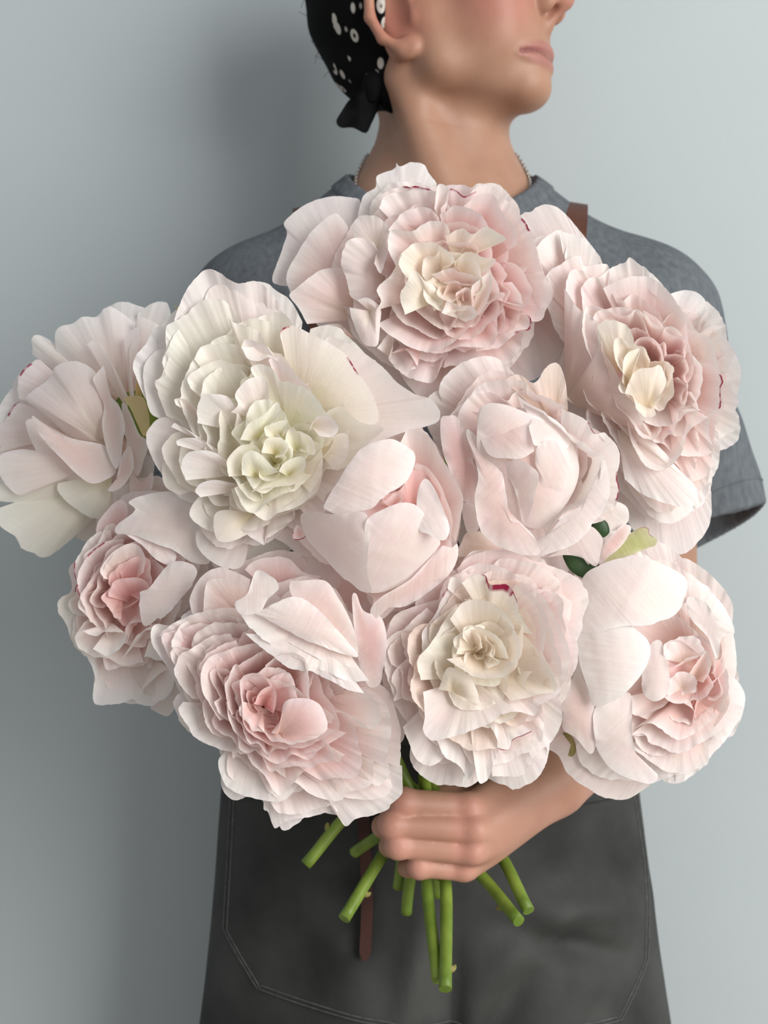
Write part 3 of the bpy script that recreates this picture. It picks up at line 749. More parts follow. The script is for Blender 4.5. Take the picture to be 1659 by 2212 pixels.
    def fill(s, outline, rings, pal=None, ruf=1.0, seed=1, guard=5, gt=1.22):
        """whorls of ordinary petals; rings: (fraction of the outline, how many, edge height, palette)"""
        rng = np.random.RandomState(seed*13+5)
        O = s.px([tuple(map(float, q.split(','))) for q in outline.split()])
        O = crom(O, 240, True)[:-1]; ang = np.arctan2(O[:, 1]-s.eye[1], O[:, 0]-s.eye[0]); rad = np.linalg.norm(O-s.eye, axis=1)
        o = np.argsort(ang); ang, rad = ang[o], rad[o]
        A = np.r_[ang-2*np.pi, ang, ang+2*np.pi]; Rd = np.r_[rad, rad, rad]
        # guard petals tucked behind, towards the middle of the bouquet
        ca = math.atan2(1090-s.eye[1], 840-s.eye[0])
        for k in range(guard):
            a = ca+(k-(guard-1)/2)*0.62; th = np.linspace(a-.42, a+.42, 9); x = np.linspace(-1, 1, 9)
            rr = np.interp((th+np.pi) % (2*np.pi)-np.pi, A, Rd)*gt*(0.84+0.16*(1-x**4))
            s.P((-2.9-.2*(k % 2), -2.5-.2*(k % 2), -2.9), s.eye+np.stack([np.cos(th), np.sin(th)], 1)*rr[:, None], hb=-3.6, bu=.3, wv=.7, pal=pal, inpx=True)
        for ri, (t, n, h, pal_) in enumerate(rings):
            a0 = rng.uniform(0, 6.28); n = max(4, int(round(n*(0.78 if t > .6 else 0.68))))
            for k in range(n):
                a = (a0+2*np.pi*(k+rng.uniform(-.22, .22))/n) % (2*np.pi); a = a-2*np.pi if a > np.pi else a
                hw = np.pi/n*rng.uniform(1.15, 1.5)
                th = np.linspace(a-hw, a+hw, 9); x = np.linspace(-1, 1, 9)
                lob = 0.78+0.25*(1-np.abs(x)**3)-0.03*np.cos(4*x+rng.uniform(0, 6))
                rr = np.interp(th, A, Rd)*t*lob*rng.uniform(.95, 1.05)
                pts = s.eye+np.stack([np.cos(th), np.sin(th)], 1)*rr[:, None]
                hh = h+rng.uniform(-.42, .42)
                s.P((hh-.25, hh+.15, hh-.25), pts, hb=(hh-1.3 if t < .36 else s.hb), p=1.25+rng.uniform(0, .5), wv=ruf*rng.uniform(.8, 1.4), curl=rng.uniform(-.35, .35), pal=pal_ or pal, inpx=True)
    def stem(s, grip, end, start=None, mid=None, nodes=(), r=0.0040):
        """grip/end: (px, py, d)"""
        st = W(s.eye[0], s.eye[1], s.D+0.035) if start is None else W(*start)
        g_, e_ = W(*grip), W(*end)
        a = st+np.array([0, 0.03, -0.03]); pts = [st, a*0.65+g_*0.35+np.array([0, .012, 0]), g_]
        if mid: pts.append(W(*mid))
        pts.append(e_)
        P = crom(np.array(pts), 60); v, f = tube(P, [r*1.1, r, r*1.02, r], 12)
        so = link('stem', mesh('stem', v, f), M['stem'], s.root)
        for t, side in nodes:
            i = int(t*59); p = P[i]; T_ = P[min(i+1, 59)]-P[max(i-1, 0)]; T_ /= np.linalg.norm(T_)
            n_ = np.cross(T_, [0, 1, 0]); n_ /= np.linalg.norm(n_); n_ = n_*side
            q = [p-T_*0.003, p+n_*r*0.7-T_*0.001, p+n_*r*1.3-T_*0.002, p+n_*r*1.5-T_*0.004]
            v, f = tube(q, [r*0.9, r*0.75, r*0.5, r*0.2], 8, 10); link('leaf_node', mesh('leaf_node', v, f), M['node'], so)
        # green calyx under the bloom
        v, f = tube([st+np.array([0, -.012, .0]), st, st+np.array([0, .012, -.008])], [0.016, 0.013, 0.004], 12, 8)
        link('calyx', mesh('calyx', v, f), M['stem'], s.root)

R2, R3, R4, R5 = (560, 330, 2.5136), (1100, 420, 2.7657), (0, 620, 3.567), (300, 580, 2.5136)
R6, R7, R8 = (640, 780, 2.304), (110, 1040, 2.1), (800, 1140, 1.975)

# ---- peony at the top of the bouquet
f = Bloom('large open pale pink peony below the chin, at the top of the bouquet', 0.745, (1060, 715), R2, 'blush')
f.fill("540,300 760,170 970,170 1270,190 1440,350 1540,640 1590,780 1530,920 1420,1080 1230,1200 930,1240 720,1130 560,1020 480,840 440,600",
       [(1.0, 9, -.9, 'blush'), (.9, 9, -.1, 'blush'), (.76, 8, .8, 'pink'), (.60, 8, 1.7, 'pink'), (.44, 7, 2.4, 'blush'), (.30, 6, 2.9, 'butter'), (.17, 5, 2.9, 'peach')], seed=3, gt=1.34)
f.P(-1.4, "530,420 560,240 630,190 640,120 735,85 745,55 765,75 830,50 900,65 950,120 972,175 940,260", b=(780, 480), hb=-2.4, bu=.5, pal='white', wv=.6)
f.P(-2.0, "110,720 70,690 110,560 150,440 135,380 210,310 300,262 400,238 500,245 550,270 545,420", b=(520, 760), hb=-2.6, bu=.6, pal='white', wv=.35)
f.P((-1.2, -.6, -.8), "170,770 150,660 225,520 300,410 400,330 445,350 490,430 505,560", b=(540, 800), hb=-2.2, bu=.9, pal='blush', wv=.35)
f.P((0, .4, .2), "260,930 210,840 165,770 220,720 330,638 440,625 505,690", b=(560, 900), hb=-1.4, bu=.8, pal='blush', wv=.35)
f.P(.1, "290,985 340,940 430,930 458,955 430,985 370,1000", b=(520, 1010), hb=-.6, bu=.2, pal='blush', wv=.4)
f.P((-.8, -.4, -.6), "762,1200 855,1317 900,1360 965,1398 993,1350 1129,1284 1194,1229 1190,1180", bu=.2, pal='blush')
f.P((.2, -.1, .4), "1480,450 1540,640 1590,760 1560,850 1530,915 1440,905 1400,860", bu=.4, pal='pink', wv=.7)
f.P((.5, .4, .2), "1150,215 1180,190 1270,185 1330,250 1430,340 1470,430 1510,560 1540,640", bu=.4, pal='blush', fl=.3)
f.P((.2, .4, .6), "640,250 700,205 830,180 960,205 975,172 1100,205 1180,200", bu=.3, pal='blush', fl=.25)
f.P(1.2, "650,300 690,240 780,215 900,205 985,215 1040,300", bu=.3, pal='white')
f.P(1.8, "950,300 960,220 975,170 1020,190 1025,250 985,300", b=(990, 420), hb=.6, pal='white', wv=.7)
f.P(1.6, "1100,300 1180,230 1270,230 1330,330 1390,400 1400,500", bu=.4, pal='pink')
f.P((1.0, 1.5, 1.6), "590,820 500,790 470,690 435,590 460,510 510,470 590,475 640,520 650,650", b=(760, 720), hb=-.5, bu=.8, pal='white', wv=1.2)
f.P((1.2, 1.8, 2.2), "520,470 505,400 540,345 640,340 700,400 712,480 690,570 660,655 625,600", b=(640, 520), hb=1.2, bu=.2, pal='white', wv=1.0)
f.P((1.8, 2.2, 1.8), "490,840 505,910 560,1030 605,1050 645,1040 655,930 655,840 590,790 530,800", b=(600, 860), hb=1.6, bu=.5, pal='white', wv=.5)
f.P(1.4, "640,1060 690,990 725,962 728,1030 700,1115", b=(720, 1120), hb=.5, pal='white', wv=.6)
f.P((.6, .9, .6), "700,1120 760,1195 850,1230 930,1245 980,1200 1020,1140", bu=.2, pal='pink', wv=1.4)
f.P(1.3, "712,1090 750,1062 820,1090 860,1160 820,1180", b=(880, 1060), hb=.4, pal='pink', wv=1.2)
f.P((.6, .4, .5), "1000,1180 1110,1140 1180,1130 1280,1180 1400,1080 1440,960 1380,900", bu=.2, pal='pink', wv=1.2)
f.P(1.2, "1180,1080 1300,1060 1400,980 1470,960 1480,900 1420,860", bu=.4, pal='pink', fl=.2)
f.P((1.8, 2.0, 1.8), "640,930 720,1000 850,1075 960,1080 1080,1010 1180,900 1210,830", bu=.4, pal='pink', wv=.9)
f.P((1.6, 1.7, 1.9), "860,1060 980,1090 1100,1050 1270,1040 1300,900 1330,850", bu=.4, pal='pink', wv=1.1)
f.P((2.0, 2.1, 1.9), "1200,880 1290,790 1330,760 1330,810 1440,830 1440,760 1400,700", bu=.2, pal='pink', wv=1.0)
f.P((2.4, 2.6, 2.4), "620,860 640,740 720,660 760,560 840,500", b=(960, 760), hb=.2, bu=.3, pal='blush')
f.P((2.2, 2.4, 2.2), "700,420 760,335 870,298 930,308 975,350", bu=.3, pal='pink')
f.P((2.2, 2.5, 2.2), "980,335 1040,290 1120,290 1200,330 1245,405", bu=.3, pal='pink')
f.P((2.7, 3.0, 2.7), "1000,430 1090,400 1160,440 1230,405 1335,470 1260,505 1200,530", b=(1060, 600), hb=1.2, pal='butter', wv=.9)
f.P((3.0, 3.2, 2.9), "1060,590 1130,535 1210,570 1285,580 1240,640 1180,660", b=(1060, 680), hb=1.6, pal='butter', wv=.9)
f.P((2.5, 2.9, 2.7), "740,610 700,500 720,420 830,420 920,370 1010,380 1035,430", b=(980, 640), hb=.8, pal='blush')
f.P((3.0, 3.3, 3.0), "800,680 755,590 820,500 930,480 1000,520 1060,590 1000,620", b=(960, 690), hb=1.4, pal='butter', wv=1.1)
f.P((3.0, 3.4, 3.1), "790,880 770,760 840,640 900,700 960,740 1000,800 950,860", b=(930, 820), hb=2.4, bu=.3, pal='butter', wv=.8)
f.P((3.2, 3.5, 3.2), "930,660 1060,630 1190,680 1180,715 1080,700 1000,705", b=(1060, 740), hb=2.2, pal='blush', wv=1.2)
f.P(3.0, "990,800 1030,700 1095,720 1115,800", b=(1060, 850), hb=1.6, pal='peach', wv=.8)
f.P(3.2, "1075,840 1060,765 1130,735 1165,800 1150,850", b=(1110, 870), hb=1.8, pal='blush', wv=1.2)
f.P((3.2, 3.5, 3.2), "1160,880 1150,740 1195,690 1250,645 1265,720 1240,800 1190,885", b=(1170, 860), hb=2.4, pal='blush', wv=.7)
f.P(3.3, "990,870 1020,800 1090,830 1150,830 1180,880 1120,920", b=(1080, 900), hb=2.6, pal='white', wv=1.2)
f.stem((925, 1745, .806), (946, 2118, .745), mid=(922, 1905, .800), nodes=((.80, -1),))

# ---- peony above the sleeve
f = Bloom('full blush peony with cream heart in front of the sleeve, beside the leather strap', 0.745, (820, 1120), R3, 'blush')
f.fill("150,400 300,240 430,260 590,420 720,375 800,440 960,580 1090,570 1180,660 1280,780 1350,950 1365,1240 1350,1400 1250,1550 1180,1800 1030,1940 940,1970 800,1900 680,1750 500,1500 350,1250 300,950 210,740",
       [(1.0, 11, -1.0, 'white'), (.88, 10, -.3, 'blush'), (.74, 9, .6, 'blush'), (.60, 8, 1.3, 'blush'), (.45, 7, 1.9, 'pink'), (.30, 6, 2.4, 'butter')], seed=4)
f.P(-1.2, "180,470 150,400 150,275 230,245 330,290 335,420", b=(340, 700), hb=-2, bu=.5, pal='blush', wv=.5)
f.P(-.6, "330,370 340,300 298,230 380,235 450,265 520,350 525,440 430,480", b=(400, 760), hb=-1.6, bu=.4, pal='white', wv=.6)
f.P((-.4, 0, -.2), "250,600 235,470 320,410 425,370 440,420 580,425 600,480", b=(520, 900), hb=-1.6, bu=.5, pal='blush')
f.P((-.3, 0, .2), "520,500 600,440 690,410 720,375 765,410 800,445 805,500", pal='white', bu=.2)
f.P((-.5, -.3, -.3), "950,600 1020,572 1090,575 1160,620 1172,690 1140,780", pal='white', bu=.4, wv=.5)
f.P((-.2, 0, 0), "1150,800 1200,680 1222,730 1205,770 1285,782 1282,830 1350,950 1345,1090", pal='white', bu=.3, wv=1.3)
f.P((0, 0, -.3), "1230,980 1340,1070 1360,1180 1365,1250 1340,1300 1355,1390 1255,1550", pal='white', bu=.3, wv=1.2)
f.P((-.2, -.3, -.5), "1250,1420 1260,1560 1240,1650 1200,1720 1180,1800 1110,1890", pal='white', bu=.4)
f.P((-.6, -.7, -.9), "1140,1850 1030,1945 950,1972 850,1930 780,1850 680,1720", b=(800, 1450), hb=-2.2, bu=.8, pal='white', wv=.5)
f.P((.7, .9, .8), "560,560 660,505 810,490 930,550 1020,680 1060,790", pal='blush', bu=.4, wv=.6)
f.P((.8, .8, .6), "1060,800 1200,860 1235,985 1260,1100 1280,1250 1240,1380", pal='blush', bu=.4, wv=.7)
f.P((1.2, 1.3, 1.1), "1140,1010 1190,1010 1250,1060 1282,1180 1262,1280 1200,1330", pal='pink', bu=.3, fl=.45)
f.P((1.6, 1.9, 1.7), "500,740 520,700 640,665 740,690 800,740 835,840", pal='blush', bu=.3)
f.P((1.5, 1.8, 1.6), "800,690 900,760 960,830 1050,865 1045,980", pal='pink', bu=.3)
f.P((1.5, 1.6, 1.5), "1060,760 1075,900 1092,1060 1040,1180 1030,1290", pal='pink', bu=.3)
f.P((2.1, 2.5, 2.3), "735,930 760,870 830,850 900,900 928,990 932,1110", pal='pink', bu=.0, p=2.0, wv=.5)
f.P((1.2, 1.6, 1.4), "700,1290 800,1350 900,1385 1000,1360 1060,1300 1150,1290", pal='white', bu=.4, wv=.8)
f.P((1.1, 1.3, 1.1), "960,1400 1000,1445 1120,1385 1190,1330 1195,1430 1215,1500", pal='blush', bu=.3, wv=.9)
f.P((.7, .8, .6), "880,1500 980,1545 1100,1565 1210,1550 1225,1480", pal='blush', bu=.3)
f.P((.3, .2, .1), "930,1560 1020,1640 1040,1720 1160,1700 1230,1600", pal='blush', bu=.3)
f.P((.9, 1.3, 1.2), "690,1700 800,1790 950,1850 1080,1872 1130,1820 1110,1740 1020,1650 930,1540 860,1450 780,1400", b=(640, 1380), hb=.2, bu=.7, pal='white', wv=.7)
f.P((1.0, 2.0, 1.6), "330,560 420,690 510,740 560,850 545,925 610,1010 650,1080 705,1180 755,1265 780,1330 870,1450", b=(330, 1240), hb=-.6, bu=1.0, pal='blush', wv=.6)
f.P((1.8, 2.7, 2.6), "535,920 530,790 600,755 690,770 735,835 742,910 700,960", b=(660, 1080), hb=1.0, bu=.5, pal='butter', wv=.7)
f.P(3.1, "675,1120 690,970 770,912 782,940 752,1030 720,1120", b=(700, 1160), hb=2.0, bu=.2, pal='butter', wv=.4)
f.P((2.7, 3.0, 2.8), "690,1190 720,1110 770,1045 850,1035 900,1020 930,1080 937,1130 900,1225", b=(820, 1320), hb=1.4, bu=.8, pal='butter', wv=.5)
f.stem((905, 1760, .812), (743, 1985, .775), mid=(842, 1825, .812), nodes=((.86, 1), (.95, 1)))

# ---- side-on peony at the far end
f = Bloom('side-on pale peony showing its outer petals and yellowish calyx scale', 0.765, (900, 1100), R4, 'white', hb=-1.5)
f.fill("420,400 850,200 1150,260 1250,400 1150,900 1100,1500 800,1780 400,2000 150,1900 -60,1500 -60,1100 130,700",
       [(1.0, 9, -3.2, 'white'), (.85, 8, -2.4, 'blush'), (.65, 6, -1.8, 'blush')], seed=7, ruf=.8)
f.P(-1.6, "440,520 420,400 450,320 560,280 640,232 750,220 800,165 850,150 920,190 1025,280 1010,420", b=(960, 900), hb=-1.4, bu=1.2, wv=.6)
f.P(-.9, "1000,480 1045,275 1090,238 1160,262 1235,315 1272,400 1250,490 1150,560", b=(1060, 880), hb=-.8, bu=.8, wv=.5)
f.P((-2.4, -2.2, -2), "250,520 240,400 300,368 400,420 430,480 530,580", b=(800, 900), hb=-1.5, bu=.6)
f.P((-1.8, -1.6, -1.6), "130,860 128,700 190,610 290,550 340,620 390,670 420,760", b=(800, 1000), hb=-1.2, bu=.5, fl=.3)
f.P((-2.2, -2.4, -2.2), "0,1270 -60,1100 40,1030 100,920 135,880 180,900", b=(700, 1100), hb=-1.2, bu=.4, fl=.3)
f.P((.2, .3, .4), "960,440 985,350 1080,310 1072,380 1010,450 1000,560 1035,840", b=(1000, 880), hb=.0, wv=.4)
f.P((.2, .6, .6), "670,440 720,410 790,450 850,560 920,700 985,840", b=(985, 960), hb=.2, bu=.3, wv=.3)
f.P((-1.0, -1.2, -1.0), "0,1700 0,1830 120,1930 160,2010 250,2050 330,2092 420,2050 560,1930 640,1860 720,1780 850,1740", b=(860, 1400), hb=-.8, bu=.6, pal='cream', wv=.9)
f.P((-.9, -1.0, -1.2), "500,1500 480,1650 330,1685 150,1660 -20,1640 -60,1540 60,1500", b=(860, 1350), hb=-.4, bu=.5, pal='cream', wv=.6)
f.P((-.3, -.5, -.5), "480,1510 300,1560 130,1600 0,1450 -10,1320 60,1270 200,1250 300,1290 420,1420", b=(840, 1330), hb=-.2, bu=.7, wv=.4)
f.P((-.1, .1, 0), "760,1500 640,1552 530,1490 400,1400 290,1280 230,1160 195,1040 260,1010", b=(860, 1330), hb=.2, bu=.6, pal='blush', wv=.6)
f.P((.2, .3, .2), "450,1510 440,1550 475,1620 570,1700 700,1772 800,1790 850,1720 860,1560", b=(860, 1430), hb=.1, bu=.5, pal='cream', wv=.7)
f.P((-.2, .0, .3), "540,1165 330,970 200,870 255,795 340,742 400,680 420,620 500,582 600,575 700,620 760,700 800,850 815,1050", b=(812, 1205), hb=.4, bu=1.6, pal='white', wv=.45)
f.P((.6, .8, .9), "820,1235 700,1195 540,1165 350,1060 240,985 300,1130 430,1280 600,1450 720,1515 850,1470 895,1400", c=1, bu=.9, pal='blush', wv=.35)
f.P((1.2, 1.6, 1.4), "715,720 770,640 800,620 835,770 860,850 920,920 960,1050 945,1200 930,1330 890,1400 825,1260 790,1080 802,920 780,830", c=1, bu=.3, pal='blush', wv=.5)
f.P(1.0, "940,900 1000,960 1070,1120 1145,1205 1110,1340 1060,1460 1000,1330 960,1150", c=1, bu=.5, pal='blush', wv=.4)
f.P(1.5, "940,1300 890,1500 822,1560 862,1578 940,1540 1000,1455 1030,1380 1010,1230", c=1, bu=.3, pal='blush', wv=.3)
f.P(.8, "1010,1400 1060,1480 1110,1500 1165,1430 1187,1480 1160,1580 1030,1640 1000,1520", c=1, bu=.3, pal='blush', wv=.4)
f.P(1.4, "955,862 1000,840 1100,850 1140,950 1152,1080 1110,1152 1060,1060 1000,930", c=1, bu=.6, pal='sepal', wv=.15, name='sepal')
f.P(1.0, "1040,830 1050,740 1095,600 1110,700 1090,850", b=(1080, 900), hb=.6, pal='sepal', wv=.1, name='sepal')
f.P(-.2, "870,1570 940,1560 945,1640 900,1620", c=1, pal='green', wv=.1, name='sepal')
f.stem((965, 1790, .800), (1142, 1968, .775), start=(300, 900, .79), mid=(1066, 1828, .812), nodes=((.86, 1),))

# ---- cream peony
f = Bloom('large open creamy white peony with a greenish yellow ruffled centre', 0.70, (740, 1060), R5, 'cream', hb=-2.4)
f.fill("370,110 430,85 560,130 640,75 820,140 885,290 1000,420 1150,560 1280,760 1250,950 1150,1050 1010,1290 960,1350 700,1490 420,1470 210,1230 130,1180 40,890 110,800 30,600 60,480 150,300 260,220",
       [(1.0, 11, -1.0, 'white'), (.88, 10, -.3, 'cream'), (.74, 9, .4, 'cream'), (.60, 9, 1.0, 'cream'), (.46, 8, 1.5, 'ivory'), (.33, 7, 2.0, 'ivory'), (.2, 6, 2.2, 'ivory'), (.1, 4, 2.0, 'ivory')], seed=9)
f.P((-.6, -.5, -.3), "350,220 370,130 420,85 480,95 550,140 650,220 720,340", bu=.4, pal='white', wv=.5)
f.P((-.8, -.8, -.6), "550,140 610,110 640,75 700,85 760,120 830,180 870,250 888,300 850,350", bu=.5, pal='white', wv=.5)
f.P((-.4, -.2, 0), "150,440 145,320 190,280 260,250 330,190 400,170 480,190 560,310", bu=.4, pal='cream')
f.P(-1.0, "130,820 60,780 28,640 30,530 90,450 150,430", bu=.3, pal='white', wv=.5)
f.P(-.4, "150,800 100,660 110,600 150,520 170,430", bu=.3, pal='cream', wv=.6)
f.P(-.6, "130,1130 60,1000 38,900 100,820 200,800", bu=.3, pal='white', wv=.5)
f.P(-.4, "220,1230 140,1180 128,1060 170,1040 240,1060", bu=.3, pal='cream', wv=.5)
f.P(-1.2, "310,1430 320,1520 420,1610 550,1622 610,1500", bu=.3, pal='blush', wv=.5)
f.P((-.2, -.1, .1), "340,1220 280,1300 290,1360 400,1430 520,1440", bu=.4, pal='cream', wv=.5)
f.P((.4, .6, .5), "600,1440 500,1482 425,1470 408,1345 470,1310 570,1330", b=(640, 1320), hb=-.4, bu=.5, pal='cream', wv=.3)
f.P((.2, .3, .3), "590,1445 680,1502 690,1460 760,1430 850,1385 850,1300", bu=.2, pal='white', wv=.8)
f.P((.2, .2, .2), "840,1280 915,1350 990,1335 1010,1290 1000,1250 1080,1180 1130,1070 1205,980", bu=.2, pal='white', wv=1.3)
f.P((-.5, -.4, -.3), "1000,400 1050,370 1180,430 1300,520 1410,620 1500,680 1600,720 1625,830 1440,890 1240,965", b=(820, 820), bu=.3, pal='white', wv=.6)
f.P((.7, .8, .6), "785,430 768,345 830,310 930,350 1100,450 1200,580 1270,690 1300,830 1200,850", b=(860, 800), hb=-.6, bu=.5, pal='cream', wv=.35, fl=.35)
f.P((.8, .9, .7), "1030,770 1100,752 1200,830 1330,865 1250,950 1180,1050 1080,1095", bu=.3, pal='cream', wv=.6)
f.P((1.2, 1.4, 1.2), "460,185 490,270 560,310 650,340 700,430 770,470 840,560", b=(620, 640), hb=.0, bu=.2, pal='cream', wv=.9)
f.P((1.6, 1.7, 1.5), "555,430 575,390 640,400 720,440 790,500 870,590", b=(720, 700), hb=.4, pal='white', wv=.7)
f.P(1.8, "560,430 590,490 650,502 720,485 780,540", b=(700, 420), hb=1.3, pal='white', wv=.5)
f.P((2.0, 2.1, 1.9), "705,500 735,480 850,580 925,640 950,700", b=(800, 760), hb=.8, pal='white', wv=.6)
f.P((2.2, 2.4, 2.2), "610,560 612,535 660,520 720,540 760,590 850,630 940,680 1000,760 1045,810", b=(800, 860), hb=.6, pal='cream', wv=.7)
f.P(2.6, "930,880 960,812 1000,800 1055,815 1082,870 1050,912 980,910", b=(930, 850), hb=1.6, bu=.1, pal='white', wv=.9)
f.P((1.8, 2.0, 1.8), "1030,960 1075,900 1130,900 1142,960 1120,1040 1060,1092", b=(960, 980), hb=1.0, bu=.2, pal='cream', wv=.4)
f.P(1.0, "280,650 268,590 360,520 450,500 540,540 610,610", bu=.6, pal='cream', wv=.5)
f.P(.8, "300,490 340,430 420,410 530,410 600,480", bu=.3, pal='cream', wv=.7)
f.P((1.4, 1.7, 1.5), "320,840 303,770 340,690 420,680 490,700 530,770 520,860", b=(600, 900), hb=.2, bu=.6, pal='white', wv=.5)
f.P(.9, "200,740 195,708 260,715 320,780", b=(420, 860), hb=-.2, pal='white', wv=.3)
f.P((1.8, 2.1, 1.9), "500,780 540,740 525,690 560,630 620,590 690,600 710,700", b=(660, 830), hb=.6, bu=.4, pal='white', wv=.6)
f.P((1.4, 1.7, 1.5), "255,1150 232,1070 270,1000 370,988 450,1020 500,1090", b=(560, 1120), hb=.2, bu=.7, pal='white', wv=.4)
f.P(1.1, "210,960 205,935 255,918 340,930 400,990", b=(560, 1060), hb=.0, bu=.4, pal='white', wv=.4)
f.P(.7, "175,860 200,840 290,900 330,950", b=(520, 1020), hb=-.4, bu=.3, pal='white', wv=.3)
f.P((1.3, 1.5, 1.5), "335,1242 305,1205 345,1162 420,1148 510,1165", b=(600, 1200), hb=.2, bu=.5, pal='white', wv=.3)
f.P((2.4, 2.8, 2.6), "550,930 600,840 680,790 750,728 762,790 700,860 660,920", b=(640, 940), hb=1.6, bu=.3, pal='ivory', wv=.6)
f.P(2.6, "690,910 680,862 740,830 803,830 800,890 760,930", b=(760, 930), hb=1.8, bu=.2, pal='ivory', wv=.7)
f.P(2.6, "790,960 800,890 840,870 940,920 952,1010 880,980", b=(860, 1000), hb=1.6, bu=.1, pal='ivory', wv=.9)
f.P(2.7, "665,1000 690,925 760,918 810,960 790,1010 740,1030", b=(740, 1010), hb=2.0, bu=.2, pal='ivory', wv=.5)
f.P((2.2, 2.5, 2.4), "490,1130 478,1040 540,965 620,955 660,990", b=(640, 1120), hb=.6, bu=.3, pal='ivory', wv=.5)
f.P((2.4, 2.7, 2.5), "560,1120 560,1030 600,990 660,1010 720,1070 760,1105", b=(640, 1140), hb=1.6, bu=.5, pal='ivory', wv=.3)
f.P(2.8, "760,1100 790,1060 870,1020 908,1040 900,1090 850,1110", b=(810, 1130), hb=2.0, bu=.1, pal='ivory', wv=.5)
f.P((2.2, 2.4, 2.2), "610,1215 700,1190 830,1180 890,1120 895,1060", b=(740, 1080), hb=1.0, bu=.1, pal='ivory', wv=.6)
f.P((1.9, 2.0, 1.9), "520,1190 560,1290 625,1335 690,1290 760,1245 850,1200 940,1120", b=(720, 1080), hb=.4, bu=.2, pal='ivory', wv=.8)
f.P((1.3, 1.5, 1.4), "500,1200 540,1300 620,1330 690,1370 760,1330 850,1300 960,1210 1000,1110", b=(740, 1080), hb=.0, bu=.2, pal='cream', wv=.7)
f.P((1.6, 1.8, 1.6), "930,1220 985,1130 1000,1050 985,960 940,930", b=(800, 1080), hb=.4, bu=.2, pal='cream', wv=.6)
f.P(-.9, "190,200 205,205 240,240 240,268 215,250", b=(245, 275), hb=-1, pal='green', wv=.1, name='leaf_tip')
f.stem((930, 1800, .798), (962, 2137, .735), mid=(962, 1900, .797), nodes=((.80, -1), (.97, 1)))

# ---- half-open cup peony behind the centre
f = Bloom('half-open cup-shaped peony with a tight blush ball inside ragged outer petals', 0.708, (1180, 480), R6, 'blush', hb=-3.0)
f.fill("760,270 900,120 1060,90 1250,160 1450,300 1560,400 1600,580 1540,740 1380,910 1200,965 1010,930 900,820 880,600 800,420",
       [(1.0, 9, -1.2, 'blush'), (.9, 8, -.4, 'blush'), (.62, 7, .6, 'blush'), (.4, 6, 1.4, 'blush')], seed=12, gt=1.3)
f.P((-.4, 0, .2), "750,285 850,180 905,120 1000,95 1060,92 1150,110 1250,160 1345,230", b=(1080, 420), hb=-2.6, p=2.2, pal='white', wv=.9, curl=-.3)
f.P((-.6, -.4, -.6), "1040,100 1060,80 1110,65 1185,105 1240,30 1300,10 1340,100 1352,240", b=(1280, 330), hb=-1.4, bu=.3, pal='peach', wv=.6)
f.P((.3, .5, .3), "1320,235 1450,300 1560,375 1612,470 1600,580 1612,650 1570,725 1515,770", b=(1300, 600), hb=-2.0, bu=.8, pal='white', wv=.9, fl=.1)
f.P((1.6, 2.3, 2.0), "1100,172 1150,205 1290,285 1400,380 1490,445 1532,480 1500,600 1440,700 1320,765 1240,885", b=(1220, 560), hb=-3.2, p=2.6, pal='white', wv=.7, curl=.2)
f.P((1.2, 1.9, 1.4), "845,360 870,345 950,440 1020,550 1042,660 1062,785 1110,805 1180,870 1205,962 1050,942 925,855 890,700 905,560", c=1, bu=.9, pal='blush', wv=.5, g=(.10, 0))
f.P((1.4, 2.0, 2.0), "1200,968 1192,895 1240,882 1330,770 1450,690 1500,600 1535,490 1562,640 1500,790 1380,912", c=1, bu=.8, pal='white', wv=.5)
f.P((.4, .3), "900,340 930,225 1020,212 1130,250 1250,300 1350,380 1405,500 1395,610 1330,730 1230,830 1140,820 1060,760 980,620 910,480", c=1, bu=2.2, pal='blush', wv=.1)
f.P((.6, .5, .6, 1.2, 2.0, 2.4, 2.6, 2.6, 2.4, 1.4), "910,350 918,235 1000,218 1100,248 1160,310 1172,400 1192,440 1120,482 1060,482 960,465", c=1, bu=.6, pal='blush', wv=.5)
f.P((1.9, .7, .9, .8, 1.5, 2.4, 2.7, 2.4), "1155,300 1125,205 1200,245 1340,335 1352,430 1265,402 1190,425 1165,360", c=1, bu=.4, pal='white', wv=.5)
f.P((1.1, .6, .4, .3, .6, 1.4), "1330,370 1388,400 1406,500 1400,600 1340,712 1330,600", c=1, bu=.4, pal='blush', wv=.25)
f.P((1.5, 2.4, 2.7, 2.8, 2.4, 1.4, .9, 2.0, 2.0), "965,472 1060,500 1110,488 1205,560 1192,650 1165,760 1130,805 1090,650 1040,560", c=1, bu=.5, pal='white', wv=.4)
f.P((2.7, 2.9, 2.6, 2.0, 1.8, 1.6, 1.2, .7, .7, 1.5, 2.3, 2.6), "1190,510 1200,425 1270,395 1340,430 1362,520 1342,620 1300,720 1220,822 1150,832 1165,740 1192,650 1212,580", c=1, bu=.6, pal='white', wv=.4)
f.P(2.4, "1130,490 1150,455 1185,440 1215,470 1235,520", b=(1190, 540), hb=1.2, pal='blush', wv=1.3)
f.P(2.2, "1030,660 1058,720 1066,792 1013,788 1030,735", c=1, bu=.1, pal='white', wv=.3)
f.P((.2, .8, .6), "720,300 760,272 800,280 840,350 880,400 892,470 872,490 908,560 902,650 890,712 830,690 770,560 730,450", c=1, bu=.4, pal='pink', wv=.9)
f.P(1.0, "828,722 862,705 925,735 908,790 905,842 850,850", c=1, bu=.2, pal='white', wv=.5)
f.P(.1, "850,850 920,850 970,900 1022,942 900,955 808,972 822,900", c=1, bu=.2, pal='peach', wv=.5)
f.P((-1.0, -1.0, -1.2), "1250,975 1330,930 1450,825 1522,880 1512,960 1490,1022 1420,980 1335,965", c=1, bu=.5, pal='white', wv=.3)
